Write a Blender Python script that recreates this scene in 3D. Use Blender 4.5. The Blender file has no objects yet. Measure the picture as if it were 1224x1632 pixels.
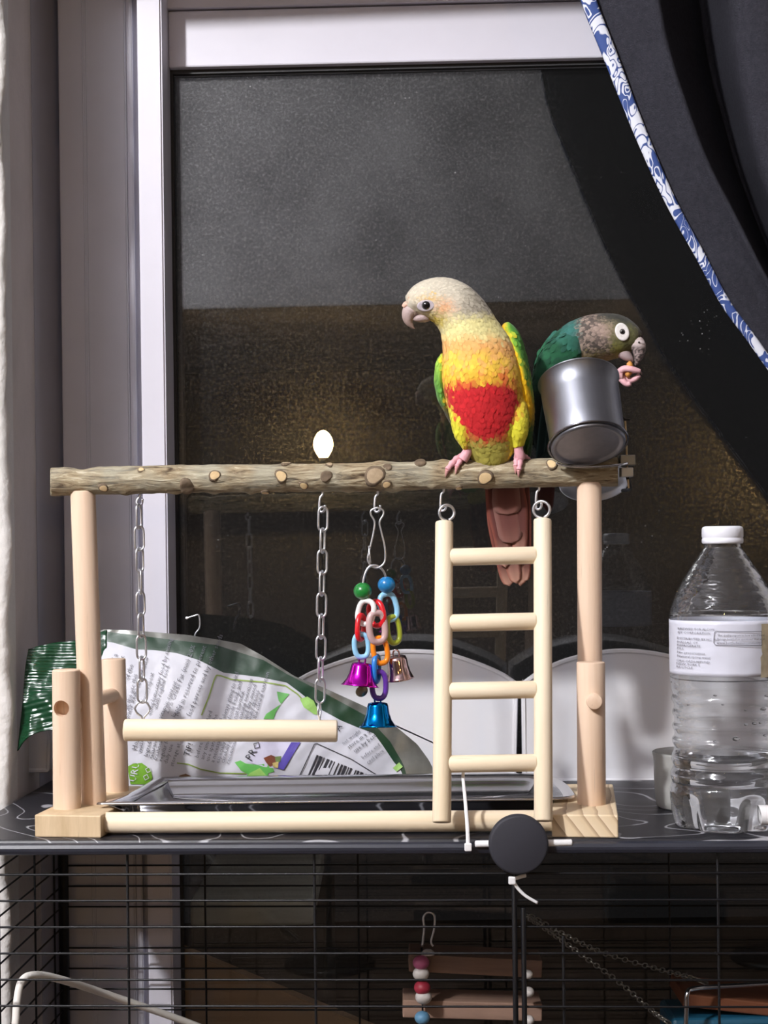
import bpy, bmesh, math, random
from mathutils import Vector, Matrix, noise
from mathutils.bvhtree import BVHTree
random.seed(7)
PI = math.pi
SC = bpy.context.scene
COL = SC.collection
F = 2450.0            # focal length in pixels of the 1224x1632 frame
HU, HV = 612.0, 870.0  # principal point (lens shift)
CZ = 1.20             # camera height
ROLL = math.radians(0.7)

# ------------------------------------------------------------------ camera
cam_d = bpy.data.cameras.new('camera')
cam = bpy.data.objects.new('camera', cam_d)
COL.objects.link(cam)
cam_d.sensor_fit = 'VERTICAL'
cam_d.sensor_height = 36.0
cam_d.lens = 36.0 * F / 1632.0
cam_d.shift_y = (HV - 816.0) / 1632.0
cam_d.clip_start = 0.02
cam.location = (0, 0, CZ)
cam.rotation_euler = (Matrix.Rotation(PI / 2, 3, 'X') @ Matrix.Rotation(-ROLL, 3, 'Z')).to_euler()
SC.camera = cam
SC.view_settings.view_transform = 'Standard'
SC.view_settings.look = 'None'
SC.view_settings.exposure = 0.0
SC.view_settings.gamma = 1.0
SC.view_settings.use_curve_mapping = False

# ------------------------------------------------------------------ world: night outside
W = bpy.data.worlds.new('night')
SC.world = W
W.use_nodes = True
W.node_tree.nodes['Background'].inputs[0].default_value = (0.30, 0.28, 0.30, 1)
W.node_tree.nodes['Background'].inputs[1].default_value = 0.02

# ------------------------------------------------------------------ room lamp (behind and to the left of the camera)
kd = bpy.data.lights.new('room_lamp_light', 'POINT')
kd.energy = 192
kd.shadow_soft_size = 0.055
kd.color = (1.0, 0.985, 0.985)
key = bpy.data.objects.new('room_lamp_light', kd)
key.location = (-1.085, -0.45, CZ + 1.20)
COL.objects.link(key)


def P(u, v, Y):
    """photo pixel (u, v) at distance Y in front of the camera -> world"""
    x, y = u - HU, v - HV
    c, s = math.cos(ROLL), math.sin(ROLL)
    x, y = x * c - y * s, x * s + y * c
    return Vector((x / F * Y, Y, CZ - y / F * Y))


def UV(p):
    x, y = p.x / p.y * F, (CZ - p.z) / p.y * F
    c, s = math.cos(ROLL), math.sin(ROLL)
    return x * c + y * s + HU, -x * s + y * c + HV


def PW(u, v, w, Y0=1.0):
    return P(u, v, Y0 + w / F)


# ------------------------------------------------------------------ materials
def lin(c):
    out = []
    for k in c[:3]:
        k = k / 255.0
        out.append(k / 12.92 if k <= 0.04045 else ((k + 0.055) / 1.055) ** 2.4)
    return tuple(out)


def L4(c):
    return lin(c) + (1.0,)


class NT:
    def __init__(self, m):
        self.t = m.node_tree
        self.n, self.l = self.t.nodes, self.t.links

    def add(self, kind, **kw):
        nd = self.n.new(kind)
        for k, v in kw.items():
            if k.startswith('i_'):
                key = k[2:]
                key = int(key) if key.isdigit() else key.replace('_', ' ')
                nd.inputs[key].default_value = v
            else:
                setattr(nd, k, v)
        return nd

    def link(self, a, b):
        self.l.new(a, b)


def mat(name, col, rough=0.5, metal=0.0, noise_amt=0.0, nscale=40, bump=0.0, bscale=80, coat=0.0, stretch=None, spec=0.5, aniso=0.0, sheen=0.0):
    m = bpy.data.materials.new(name)
    m.use_nodes = True
    T = NT(m)
    b = T.n['Principled BSDF']
    b.inputs['Base Color'].default_value = L4(col)
    b.inputs['Roughness'].default_value = rough
    b.inputs['Metallic'].default_value = metal
    b.inputs['Coat Weight'].default_value = coat
    b.inputs['Specular IOR Level'].default_value = spec
    b.inputs['Sheen Weight'].default_value = sheen
    tc = T.add('ShaderNodeTexCoord')
    mp = T.add('ShaderNodeMapping')
    mp.inputs['Scale'].default_value = stretch or (1, 1, 1)
    T.link(tc.outputs['Object'], mp.inputs['Vector'])
    if noise_amt > 0:
        nz = T.add('ShaderNodeTexNoise', i_Scale=nscale, i_Detail=5.0, i_Roughness=0.6)
        T.link(mp.outputs[0], nz.inputs['Vector'])
        rp = T.add('ShaderNodeMapRange', i_1=0.3, i_2=0.7, i_3=1.0 - noise_amt, i_4=1.0 + noise_amt * 0.5)
        T.link(nz.outputs['Fac'], rp.inputs[0])
        mx = T.add('ShaderNodeMix', data_type='RGBA', blend_type='MULTIPLY')
        mx.inputs[0].default_value = 1.0
        mx.inputs[6].default_value = L4(col)
        T.link(rp.outputs[0], mx.inputs[7])
        T.link(mx.outputs[2], b.inputs['Base Color'])
    if bump > 0:
        nb = T.add('ShaderNodeTexNoise', i_Scale=bscale, i_Detail=4.0)
        T.link(mp.outputs[0], nb.inputs['Vector'])
        bp = T.add('ShaderNodeBump', i_Strength=bump, i_Distance=0.002)
        T.link(nb.outputs['Fac'], bp.inputs['Height'])
        T.link(bp.outputs[0], b.inputs['Normal'])
    return m


def wood_mat(name, light, dark, scale=90, stretch=(1, 1, 0.05), bump=0.08, rough=0.55, contrast=(0.4, 0.75)):
    m = bpy.data.materials.new(name)
    m.use_nodes = True
    T = NT(m)
    b = T.n['Principled BSDF']
    b.inputs['Roughness'].default_value = rough
    b.inputs['Specular IOR Level'].default_value = 0.3
    tc = T.add('ShaderNodeTexCoord')
    mp = T.add('ShaderNodeMapping')
    mp.inputs['Scale'].default_value = stretch
    T.link(tc.outputs['Object'], mp.inputs['Vector'])
    info = T.add('ShaderNodeObjectInfo')
    ad = T.add('ShaderNodeVectorMath', operation='ADD')
    T.link(mp.outputs[0], ad.inputs[0])
    T.link(info.outputs['Random'], ad.inputs[1])
    nz = T.add('ShaderNodeTexNoise', i_Scale=scale, i_Detail=6.0, i_Roughness=0.65, i_Distortion=0.4)
    T.link(ad.outputs[0], nz.inputs['Vector'])
    rp = T.add('ShaderNodeMapRange', i_1=contrast[0], i_2=contrast[1], i_3=0.0, i_4=1.0)
    T.link(nz.outputs['Fac'], rp.inputs[0])
    mx = T.add('ShaderNodeMix', data_type='RGBA')
    mx.inputs[6].default_value = L4(light)
    mx.inputs[7].default_value = L4(dark)
    T.link(rp.outputs[0], mx.inputs[0])
    # small pores / flecks
    nf = T.add('ShaderNodeTexNoise', i_Scale=scale * 5, i_Detail=2.0)
    T.link(ad.outputs[0], nf.inputs['Vector'])
    rf = T.add('ShaderNodeMapRange', i_1=0.66, i_2=0.78, i_3=1.0, i_4=0.82)
    T.link(nf.outputs['Fac'], rf.inputs[0])
    mu = T.add('ShaderNodeMix', data_type='RGBA', blend_type='MULTIPLY')
    mu.inputs[0].default_value = 1.0
    T.link(mx.outputs[2], mu.inputs[6])
    T.link(rf.outputs[0], mu.inputs[7])
    T.link(mu.outputs[2], b.inputs['Base Color'])
    bp = T.add('ShaderNodeBump', i_Strength=bump, i_Distance=0.001)
    T.link(nz.outputs['Fac'], bp.inputs['Height'])
    T.link(bp.outputs[0], b.inputs['Normal'])
    return m


def attr_mat(name, rough=0.7, sheen=0.15, spec=0.25, bump=0.0, bscale=300):
    m = bpy.data.materials.new(name)
    m.use_nodes = True
    T = NT(m)
    b = T.n['Principled BSDF']
    b.inputs['Roughness'].default_value = rough
    b.inputs['Sheen Weight'].default_value = sheen
    b.inputs['Specular IOR Level'].default_value = spec
    a = T.add('ShaderNodeAttribute', attribute_name='Col')
    T.link(a.outputs['Color'], b.inputs['Base Color'])
    if bump:
        tc = T.add('ShaderNodeTexCoord')
        nb = T.add('ShaderNodeTexNoise', i_Scale=bscale, i_Detail=3.0)
        T.link(tc.outputs['Object'], nb.inputs['Vector'])
        bp = T.add('ShaderNodeBump', i_Strength=bump, i_Distance=0.001)
        T.link(nb.outputs['Fac'], bp.inputs['Height'])
        T.link(bp.outputs[0], b.inputs['Normal'])
    return m


def clear_mat(name, tint=(255, 255, 255), base=0.03, rough=0.02, edge=0.6, haze=0.0, hazecol=(200, 200, 205), bump=0.0, bscale=100, stretch=(1, 1, 1)):
    """thin clear plastic / glass: see-through with a Fresnel-like reflection and a little diffuse haze"""
    m = bpy.data.materials.new(name)
    m.use_nodes = True
    T = NT(m)
    out = T.n['Material Output']
    T.n.remove(T.n['Principled BSDF'])
    tr = T.add('ShaderNodeBsdfTransparent')
    tr.inputs[0].default_value = L4(tint)
    gl = T.add('ShaderNodeBsdfGlossy', i_Roughness=rough)
    lw = T.add('ShaderNodeLayerWeight', i_Blend=0.25)
    rp = T.add('ShaderNodeMapRange', i_1=0.0, i_2=1.0, i_3=base, i_4=edge)
    T.link(lw.outputs['Facing'], rp.inputs[0])
    pw = T.add('ShaderNodeMath', operation='POWER')
    pw.inputs[1].default_value = 1.0
    T.link(rp.outputs[0], pw.inputs[0])
    mx = T.add('ShaderNodeMixShader')
    T.link(pw.outputs[0], mx.inputs[0])
    T.link(tr.outputs[0], mx.inputs[1])
    T.link(gl.outputs[0], mx.inputs[2])
    last = mx
    if haze > 0:
        df = T.add('ShaderNodeBsdfDiffuse')
        df.inputs[0].default_value = L4(hazecol)
        m2 = T.add('ShaderNodeMixShader')
        m2.inputs[0].default_value = haze
        T.link(last.outputs[0], m2.inputs[1])
        T.link(df.outputs[0], m2.inputs[2])
        last = m2
    if bump > 0:
        tc = T.add('ShaderNodeTexCoord')
        mp = T.add('ShaderNodeMapping')
        mp.inputs['Scale'].default_value = stretch
        T.link(tc.outputs['Object'], mp.inputs['Vector'])
        nb = T.add('ShaderNodeTexNoise', i_Scale=bscale, i_Detail=2.0)
        T.link(mp.outputs[0], nb.inputs['Vector'])
        bp = T.add('ShaderNodeBump', i_Strength=bump, i_Distance=0.002)
        T.link(nb.outputs['Fac'], bp.inputs['Height'])
        T.link(bp.outputs[0], gl.inputs['Normal'])
    T.link(last.outputs[0], out.inputs[0])
    return m


M = {}
M['pine'] = wood_mat('pine', (240, 224, 199), (226, 204, 170), bump=0.05)
M['beech'] = wood_mat('beech', (229, 203, 180), (217, 185, 157), scale=110, bump=0.04)
M['block'] = wood_mat('block_wood', (222, 200, 168), (176, 148, 112), scale=60, stretch=(1, 0.12, 0.5), contrast=(0.42, 0.62))
M['cut'] = wood_mat('cut_wood', (222, 196, 152), (196, 166, 120), scale=120, stretch=(1, 1, 1))
M['cutold'] = wood_mat('old_cut_wood', (176, 156, 128), (138, 118, 92), scale=160, stretch=(1, 1, 1))
M['steel'] = mat('steel', (205, 206, 210), rough=0.16, metal=1.0, bump=0.03, bscale=60)
M['brushed'] = mat('brushed_steel', (134, 136, 144), rough=0.43, metal=1.0, noise_amt=0.10, nscale=30, stretch=(6, 6, 0.6))
M['wire'] = mat('zinc_wire', (228, 230, 236), rough=0.36, metal=1.0)
M['black'] = mat('black_wire', (14, 14, 18), rough=0.42, spec=0.35)
M['rail'] = mat('navy_black_plastic', (40, 42, 52), rough=0.38, noise_amt=0.15, nscale=25)
M['disc'] = mat('matte_black', (38, 38, 46), rough=0.7, noise_amt=0.1, nscale=60)
M['white'] = mat('white_plastic', (236, 236, 242), rough=0.32, noise_amt=0.03, nscale=8)
M['tie'] = mat('white_nylon', (238, 238, 240), rough=0.4)
M['frame'] = mat('white_vinyl', (216, 214, 226), rough=0.42, noise_amt=0.04, nscale=12)
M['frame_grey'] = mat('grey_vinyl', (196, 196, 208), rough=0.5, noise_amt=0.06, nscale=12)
M['wall'] = mat('white_stucco', (238, 236, 234), rough=0.9, noise_amt=0.06, nscale=60, bump=0.7, bscale=130)
M['jamb'] = mat('jamb_plaster', (226, 218, 214), rough=0.9, noise_amt=0.10, nscale=14, bump=0.3, bscale=200)
M['gasket'] = mat('black_gasket', (34, 33, 36), rough=0.6)


# ------------------------------------------------------------------ mesh helpers
WM = {}


def register(o, parent, Mx):
    COL.objects.link(o)
    if parent is not None:
        o.parent = parent
        o.matrix_parent_inverse = WM[parent.name].inverted()
    o.matrix_basis = Mx
    WM[o.name] = Mx.copy()
    return o


def me_from(name, verts, faces, smooth=True):
    me = bpy.data.meshes.new(name)
    me.from_pydata([tuple(v) for v in verts], [], faces)
    me.validate()
    if smooth:
        me.polygons.foreach_set('use_smooth', [True] * len(me.polygons))
    me.update()
    return me


def obj(name, me, m=None, parent=None, Mx=None):
    o = bpy.data.objects.new(name, me)
    if m is not None:
        ms = m if isinstance(m, (list, tuple)) else [m]
        if len(me.materials) == 0:
            for k in ms:
                me.materials.append(k)
    return register(o, parent, Mx or Matrix.Identity(4))


def tag(o, label=None, cat=None, group=None, kind=None):
    if label:
        o['label'] = label
    if cat:
        o['category'] = cat
    if group:
        o['group'] = group
    if kind:
        o['kind'] = kind
    return o


def thing(name, loc, label, cat, group=None):
    o = bpy.data.objects.new(name, None)
    o.empty_display_size = 0.02
    register(o, None, Matrix.Translation(Vector(loc)))
    return tag(o, label, cat, group)


def align(p0, p1, spin=0.0):
    d = (p1 - p0)
    q = Vector((0, 0, 1)).rotation_difference(d.normalized())
    return Matrix.Translation(p0) @ q.to_matrix().to_4x4() @ Matrix.Rotation(spin, 4, 'Z')


def lathe_me(name, prof, seg=32, cap0=True, cap1=True, mod=None):
    vs, fs = [], []
    for i, (r, z) in enumerate(prof):
        for k in range(seg):
            a = 2 * PI * k / seg
            rr, zz = (r, z) if mod is None else mod(r, z, a, i)
            vs.append((rr * math.cos(a), rr * math.sin(a), zz))
    for i in range(len(prof) - 1):
        for k in range(seg):
            k2 = (k + 1) % seg
            fs.append((i * seg + k, i * seg + k2, (i + 1) * seg + k2, (i + 1) * seg + k))
    if cap0:
        fs.append(tuple(reversed(range(seg))))
    if cap1:
        b = (len(prof) - 1) * seg
        fs.append(tuple(range(b, b + seg)))
    return me_from(name, vs, fs)


def sharp(me, ang=40):
    """flat-shade sharp edges of a smooth mesh"""
    bm = bmesh.new()
    bm.from_mesh(me)
    for e in bm.edges:
        if len(e.link_faces) == 2 and e.calc_face_angle(0) > math.radians(ang):
            e.smooth = False
    bm.to_mesh(me)
    bm.free()
    return me


def rod(name, p0, p1, r, m, parent=None, r1=None, bev=0.0008, seg=32, spin=0.0):
    h = (p1 - p0).length
    r1 = r if r1 is None else r1
    prof = [(r - bev, 0), (r - bev * 0.3, bev * 0.3), (r, bev), ((r + r1) / 2, h / 2), (r1, h - bev), (r1 - bev * 0.3, h - bev * 0.3), (r1 - bev, h)]
    me = sharp(lathe_me(name, prof, seg), 50)
    return obj(name, me, m, parent, align(p0, p1, spin))


def frames(pts, closed=False):
    n = len(pts)
    tans = []
    for i in range(n):
        a = pts[(i - 1) % n] if (closed or i > 0) else pts[i]
        b = pts[(i + 1) % n] if (closed or i < n - 1) else pts[i]
        t = (b - a)
        tans.append(t.normalized() if t.length > 1e-9 else Vector((0, 0, 1)))
    t0 = tans[0]
    ref = Vector((0, 1, 0)) if abs(t0.y) < 0.9 else Vector((1, 0, 0))
    nrm = (ref - t0 * ref.dot(t0)).normalized()
    out = []
    for i in range(n):
        t = tans[i]
        nrm = (nrm - t * nrm.dot(t))
        nrm = nrm.normalized() if nrm.length > 1e-9 else Vector((1, 0, 0))
        out.append((t, nrm, t.cross(nrm)))
    return out


def tube_me(name, pts, rad, seg=10, closed=False, flat=(1, 1)):
    pts = [Vector(p) for p in pts]
    n = len(pts)
    fr = frames(pts, closed)
    vs, fs = [], []
    for i in range(n):
        r = rad(i / max(1, n - 1)) if callable(rad) else rad
        t, a, b = fr[i]
        for k in range(seg):
            an = 2 * PI * k / seg
            vs.append(pts[i] + a * (math.cos(an) * r * flat[0]) + b * (math.sin(an) * r * flat[1]))
    m = n if closed else n - 1
    for i in range(m):
        j = (i + 1) % n
        for k in range(seg):
            k2 = (k + 1) % seg
            fs.append((i * seg + k, i * seg + k2, j * seg + k2, j * seg + k))
    if not closed:
        fs.append(tuple(reversed(range(seg))))
        fs.append(tuple(range((n - 1) * seg, n * seg)))
    return me_from(name, vs, fs)


def crom(pts, n):
    """Catmull-Rom resample of a list of equal-length tuples to n samples"""
    out = []
    m = len(pts)
    for i in range(n):
        t = i / (n - 1) * (m - 1)
        k = min(int(t), m - 2)
        f = t - k
        p0, p1, p2, p3 = pts[max(k - 1, 0)], pts[k], pts[k + 1], pts[min(k + 2, m - 1)]
        out.append(tuple(0.5 * (2 * b + (c - a) * f + (2 * a - 5 * b + 4 * c - d) * f * f + (3 * b - a - 3 * c + d) * f ** 3) for a, b, c, d in zip(p0, p1, p2, p3)))
    return out


def spts(pts, n):
    return [Vector(p) for p in crom([tuple(p) for p in pts], n)]


def box_me(name, sx, sy, sz, bev=0.001, seg=2):
    bm = bmesh.new()
    bmesh.ops.create_cube(bm, size=1.0)
    for v in bm.verts:
        v.co = Vector((v.co.x * sx, v.co.y * sy, v.co.z * sz))
    if bev > 0:
        bmesh.ops.bevel(bm, geom=list(bm.edges), offset=bev, segments=seg, affect='EDGES', profile=0.5)
    me = bpy.data.meshes.new(name)
    bm.to_mesh(me)
    bm.free()
    return me


def box(name, lo, hi, m, parent=None, bev=0.001, Mx=None):
    lo, hi = Vector(lo), Vector(hi)
    s = hi - lo
    me = box_me(name, s.x, s.y, s.z, bev)
    return obj(name, me, m, parent, (Mx or Matrix.Identity(4)) @ Matrix.Translation((lo + hi) / 2))


def set_col(me, cols):
    a = me.color_attributes.new('Col', 'FLOAT_COLOR', 'POINT')
    flat = []
    for c in cols:
        flat += [c[0], c[1], c[2], 1.0]
    a.data.foreach_set('color', flat)


def evaluated(me, mods):
    """apply a list of (type, {settings}) modifiers to a mesh and return the result"""
    o = bpy.data.objects.new('tmp', me)
    COL.objects.link(o)
    for t, kw in mods:
        md = o.modifiers.new(t, t)
        for k, v in kw.items():
            setattr(md, k, v)
    dg = bpy.context.evaluated_depsgraph_get()
    dg.update()
    r = bpy.data.meshes.new_from_object(o.evaluated_get(dg))
    bpy.data.objects.remove(o)
    return r


def join_me(name, mes):
    bm = bmesh.new()
    for m in mes:
        bm.from_mesh(m)
    r = bpy.data.meshes.new(name)
    bm.to_mesh(r)
    bm.free()
    r.polygons.foreach_set('use_smooth', [True] * len(r.polygons))
    return r


def nz(p, s, seed=0.0):
    return noise.noise(Vector((p[0] * s + seed, p[1] * s + seed * 1.7, (p[2] if len(p) > 2 else 0) * s - seed)))


def sstep(a, b, x):
    t = max(0.0, min(1.0, (x - a) / (b - a))) if a != b else float(x > a)
    return t * t * (3 - 2 * t)


def mixc(a, b, t):
    return tuple(x + (y - x) * t for x, y in zip(a, b))


# ==================================================================================================
# SETTING
# ==================================================================================================
def structure(o, label=None):
    o['kind'] = 'structure'
    if label:
        o['label'] = label
    return o


CEIL = CZ + 1.32
BACK = -3.3
M['floor'] = wood_mat('floor_wood', (92, 78, 68), (66, 56, 50), scale=14, stretch=(1, 0.08, 1))
M['ceiling'] = mat('ceiling_paint', (206, 206, 214), rough=0.95, noise_amt=0.25, nscale=5, bump=1.0, bscale=26)
M['sidewall'] = mat('room_wall_paint', (112, 108, 108), rough=0.9, noise_amt=0.05, nscale=4)
M['backwall'] = mat('dark_wall_paint', (92, 82, 76), rough=0.85, noise_amt=0.15, nscale=3)
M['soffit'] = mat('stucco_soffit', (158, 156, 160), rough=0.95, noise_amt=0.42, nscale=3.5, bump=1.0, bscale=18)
structure(box('floor', (-2.4, BACK, -0.05), (2.6, 1.5, 0), M['floor'], bev=0))
structure(box('ceiling', (-2.4, BACK, CEIL), (2.6, 1.45, CEIL + 0.05), M['ceiling'], bev=0))
structure(box('wall_back', (-2.4, BACK - 0.1, 0), (2.6, BACK, CEIL), M['backwall'], bev=0))
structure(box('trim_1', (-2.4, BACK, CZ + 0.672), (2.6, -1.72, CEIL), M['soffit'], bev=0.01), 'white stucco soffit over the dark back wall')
structure(box('wall_left', (-2.5, BACK, 0), (-2.4, 1.4, CEIL), M['sidewall'], bev=0))
structure(box('wall_right', (2.6, BACK, 0), (2.7, 1.4, CEIL), M['sidewall'], bev=0))

# window wall: left pier with a rough plaster corner, lintel, right pier
CX, CY = P(9, 800, 1.11).x, 1.11     # the plaster corner
JX, JY = P(57, 800, 1.235).x, 1.235  # where the jamb meets the window frame
TOPZ = CZ + 0.5065
RX = 0.62


TZW = CZ - 0.178


def rough_wall():
    zs = [i / 170 * CEIL for i in range(171)]
    prof = [(-2.4, CY), (-1.2, CY), (-0.6, CY), (CX - 0.10, CY), (CX - 0.03, CY), (CX - 0.012, CY), (CX - 0.004, CY + 0.001), (CX, CY + 0.004), (CX + 0.0, CY + 0.008),
            (CX - 0.001, CY + 0.03), (CX + (JX - CX) * 0.5, (CY + JY) / 2), (JX, JY - 0.01), (JX, JY), (JX - 0.02, JY + 0.1)]
    vs, fs = [], []
    for z in zs:
        for i, (x, y) in enumerate(prof):
            dx = dy = 0
            if 4 <= i <= 8:
                n1 = nz((0, 0, z), 17, 3) * 0.6 + nz((0, 0, z), 60, 9) * 0.5 + nz((i * 0.7, 0, z), 140, 5) * 0.35
                hi = sstep(TZW, TZW + 0.012, z)
                dx = (0.0042 + 0.0012 * hi) * n1 - 0.0022 + 0.0030 * hi
                dy = 0.002 * nz((i, 0, z), 90, 2)
            elif i == 11:
                dx = 0.0008 * nz((0, 0, z), 40, 4)
            vs.append((x + dx, y + dy, z))
    n = len(prof)
    for a in range(len(zs) - 1):
        for i in range(n - 1):
            fs.append((a * n + i, a * n + i + 1, (a + 1) * n + i + 1, (a + 1) * n + i))
    me = me_from('wall_front', vs, fs)
    me.materials.append(M['wall'])
    me.materials.append(M['jamb'])
    for k, p in enumerate(me.polygons):
        if k % (n - 1) >= 9:
            p.material_index = 1
    return me


structure(obj('wall_front', rough_wall()), 'rough white plaster wall with a ragged corner beside the window')
structure(box('wall_lintel', (-0.45, CY, TOPZ), (RX + 0.4, CY + 0.24, CEIL), M['wall'], bev=0.002), 'white plaster lintel over the window')
structure(box('wall_pier', (RX, CY, 0), (2.6, CY + 0.24, CEIL), M['wall'], bev=0.002), 'white plaster wall right of the window')

# window (its own frame of reference, turned by WY about the vertical)
WY = math.radians(2.0)
GY = 1.278
WX = Matrix.Translation((0, GY, 0)) @ Matrix.Rotation(-WY, 4, 'Z')


def wl(u, v, dy):
    """pixel -> window-local point lying dy in front of (negative) the glass plane"""
    a, b = Vector((0, 0, CZ)), P(u, v, 1.0)
    A, B = WX.inverted() @ a, WX.inverted() @ b
    d = B - A
    t = (dy - A.y) / d.y
    return A + d * t


win = thing('window_1', (0, GY, 0), 'tall white vinyl window with dark night glass', None)
win['kind'] = 'structure'
zb, zt = 0.02, TOPZ


def prism(name, prof, z0, z1, m, parent, bev=0.0012):
    """vertical extrusion of an (x, y) outline, counter-clockwise seen from above"""
    bm = bmesh.new()
    lo = [bm.verts.new((x, y, z0)) for x, y in prof]
    hi = [bm.verts.new((x, y, z1)) for x, y in prof]
    n = len(prof)
    for i in range(n):
        bm.faces.new((lo[i], lo[(i + 1) % n], hi[(i + 1) % n], hi[i]))
    bm.faces.new(list(reversed(lo)))
    bm.faces.new(hi)
    if bev:
        bmesh.ops.bevel(bm, geom=[e for e in bm.edges if abs(e.verts[0].co.z - e.verts[1].co.z) > 0.01], offset=bev, segments=2, affect='EDGES')
    bmesh.ops.recalc_face_normals(bm, faces=bm.faces)
    me = bpy.data.meshes.new(name)
    bm.to_mesh(me)
    bm.free()
    return obj(name, me, m, parent, WX)


def WLX(u, dy):
    return wl(u, 700, dy).x


# outer casing, two grooves, sash stile
d0, d1, d2, d3 = -0.040, -0.033, -0.036, -0.030
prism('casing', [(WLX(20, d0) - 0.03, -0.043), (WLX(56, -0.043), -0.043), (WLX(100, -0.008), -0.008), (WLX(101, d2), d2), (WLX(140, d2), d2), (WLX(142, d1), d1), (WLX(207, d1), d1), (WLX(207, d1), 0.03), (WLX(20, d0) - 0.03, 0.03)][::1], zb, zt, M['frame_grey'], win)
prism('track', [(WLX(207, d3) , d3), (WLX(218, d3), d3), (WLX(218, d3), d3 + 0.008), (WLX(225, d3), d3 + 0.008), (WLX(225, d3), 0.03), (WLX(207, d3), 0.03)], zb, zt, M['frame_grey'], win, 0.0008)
prism('stile', [(WLX(226, -0.04), -0.04), (WLX(265, -0.04), -0.04), (WLX(265, -0.04), 0.02), (WLX(226, -0.04), 0.02)], zb, zt - 0.02, M['frame'], win, 0.0015)
xs0, xs1 = WLX(265, -0.04), RX + 0.02
z_r0 = wl(612, 100, -0.008).z
z_r1 = wl(300, 15, -0.008).z
box('top_rail', (xs0, -0.008, z_r0), (xs1, 0.02, z_r1 - 0.001), M['frame'], win, 0.0015, WX)
box('head', (xs0 - 0.005, -0.012, z_r1), (xs1, 0.02, zt + 0.01), M['frame'], win, 0.001, WX)
box('bottom_rail', (xs0, -0.02, zb), (xs1, 0.02, zb + 0.09), M['frame'], win, 0.0015, WX)
box('right_stile', (xs1 - 0.06, -0.04, zb), (xs1 + 0.02, 0.02, zt), M['frame'], win, 0.0015, WX)
box('gasket', (xs0, -0.0015, z_r0 - 0.0035), (xs1, 0.004, z_r0), M['gasket'], win, 0, WX)
box('gasket', (xs0, -0.0015, zb + 0.09), (xs0 + 0.0025, 0.004, z_r0), M['gasket'], win, 0, WX)


def glass_material():
    m = bpy.data.materials.new('dusty_glass')
    m.use_nodes = True
    T = NT(m)
    out = T.n['Material Output']
    T.n.remove(T.n['Principled BSDF'])
    tr = T.add('ShaderNodeBsdfTransparent')
    tr.inputs[0].default_value = (0.93, 0.95, 0.94, 1)
    gl = T.add('ShaderNodeBsdfGlossy', i_Roughness=0.0)
    rg = T.add('ShaderNodeBsdfGlossy', i_Roughness=0.2)
    df = T.add('ShaderNodeBsdfDiffuse')
    df.inputs[0].default_value = (0.7, 0.7, 0.72, 1)
    tc = T.add('ShaderNodeTexCoord')
    # fine smear: dust that scatters what the glass mirrors
    n1 = T.add('ShaderNodeTexNoise', i_Scale=430.0, i_Detail=2.0, i_Roughness=0.6)
    T.link(tc.outputs['Object'], n1.inputs['Vector'])
    r1 = T.add('ShaderNodeMapRange', i_1=0.52, i_2=0.74, i_3=0.004, i_4=0.11)
    T.link(n1.outputs['Fac'], r1.inputs[0])
    # sparse specks
    n2 = T.add('ShaderNodeTexVoronoi', i_Scale=210.0, i_Randomness=1.0)
    T.link(tc.outputs['Object'], n2.inputs['Vector'])
    n3 = T.add('ShaderNodeTexNoise', i_Scale=24.0, i_Detail=2.0)
    T.link(tc.outputs['Object'], n3.inputs['Vector'])
    sp = T.add('ShaderNodeMapRange', i_1=0.02, i_2=0.16, i_3=1.0, i_4=0.0)
    T.link(n2.outputs['Distance'], sp.inputs[0])
    pk = T.add('ShaderNodeMapRange', i_1=0.60, i_2=0.75, i_3=0.0, i_4=0.55)
    T.link(n3.outputs['Fac'], pk.inputs[0])
    mu = T.add('ShaderNodeMath', operation='MULTIPLY')
    T.link(sp.outputs[0], mu.inputs[0])
    T.link(pk.outputs[0], mu.inputs[1])
    ad = T.add('ShaderNodeMath', operation='ADD')
    ad.inputs[1].default_value = 0.004
    T.link(mu.outputs[0], ad.inputs[0])
    mx = T.add('ShaderNodeMixShader')
    mx.inputs[0].default_value = 0.066
    T.link(tr.outputs[0], mx.inputs[1])
    T.link(gl.outputs[0], mx.inputs[2])
    m2 = T.add('ShaderNodeMixShader')
    T.link(r1.outputs[0], m2.inputs[0])
    T.link(mx.outputs[0], m2.inputs[1])
    T.link(rg.outputs[0], m2.inputs[2])
    m3 = T.add('ShaderNodeMixShader')
    T.link(ad.outputs[0], m3.inputs[0])
    T.link(m2.outputs[0], m3.inputs[1])
    T.link(df.outputs[0], m3.inputs[2])
    T.link(m3.outputs[0], out.inputs[0])
    return m


M['glass'] = glass_material()
box('pane', (xs0 - 0.004, 0.004, zb + 0.08), (xs1 - 0.05, 0.009, z_r0 + 0.006), M['glass'], win, 0, WX)

# outside in the dark: paving, a brown board against the glass and an added box, its pale top painted as a strip of light
M['outside'] = mat('dark_paving', (70, 66, 62), rough=0.9, noise_amt=0.3, nscale=5)
structure(box('ground_1', (-3, 1.36, -0.25), (3, 5, -0.02), M['outside'], bev=0), 'dark paving outside the window')
M['board'] = wood_mat('brown_board', (196, 158, 122), (176, 140, 106), scale=20, stretch=(0.1, 1, 1))


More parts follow.
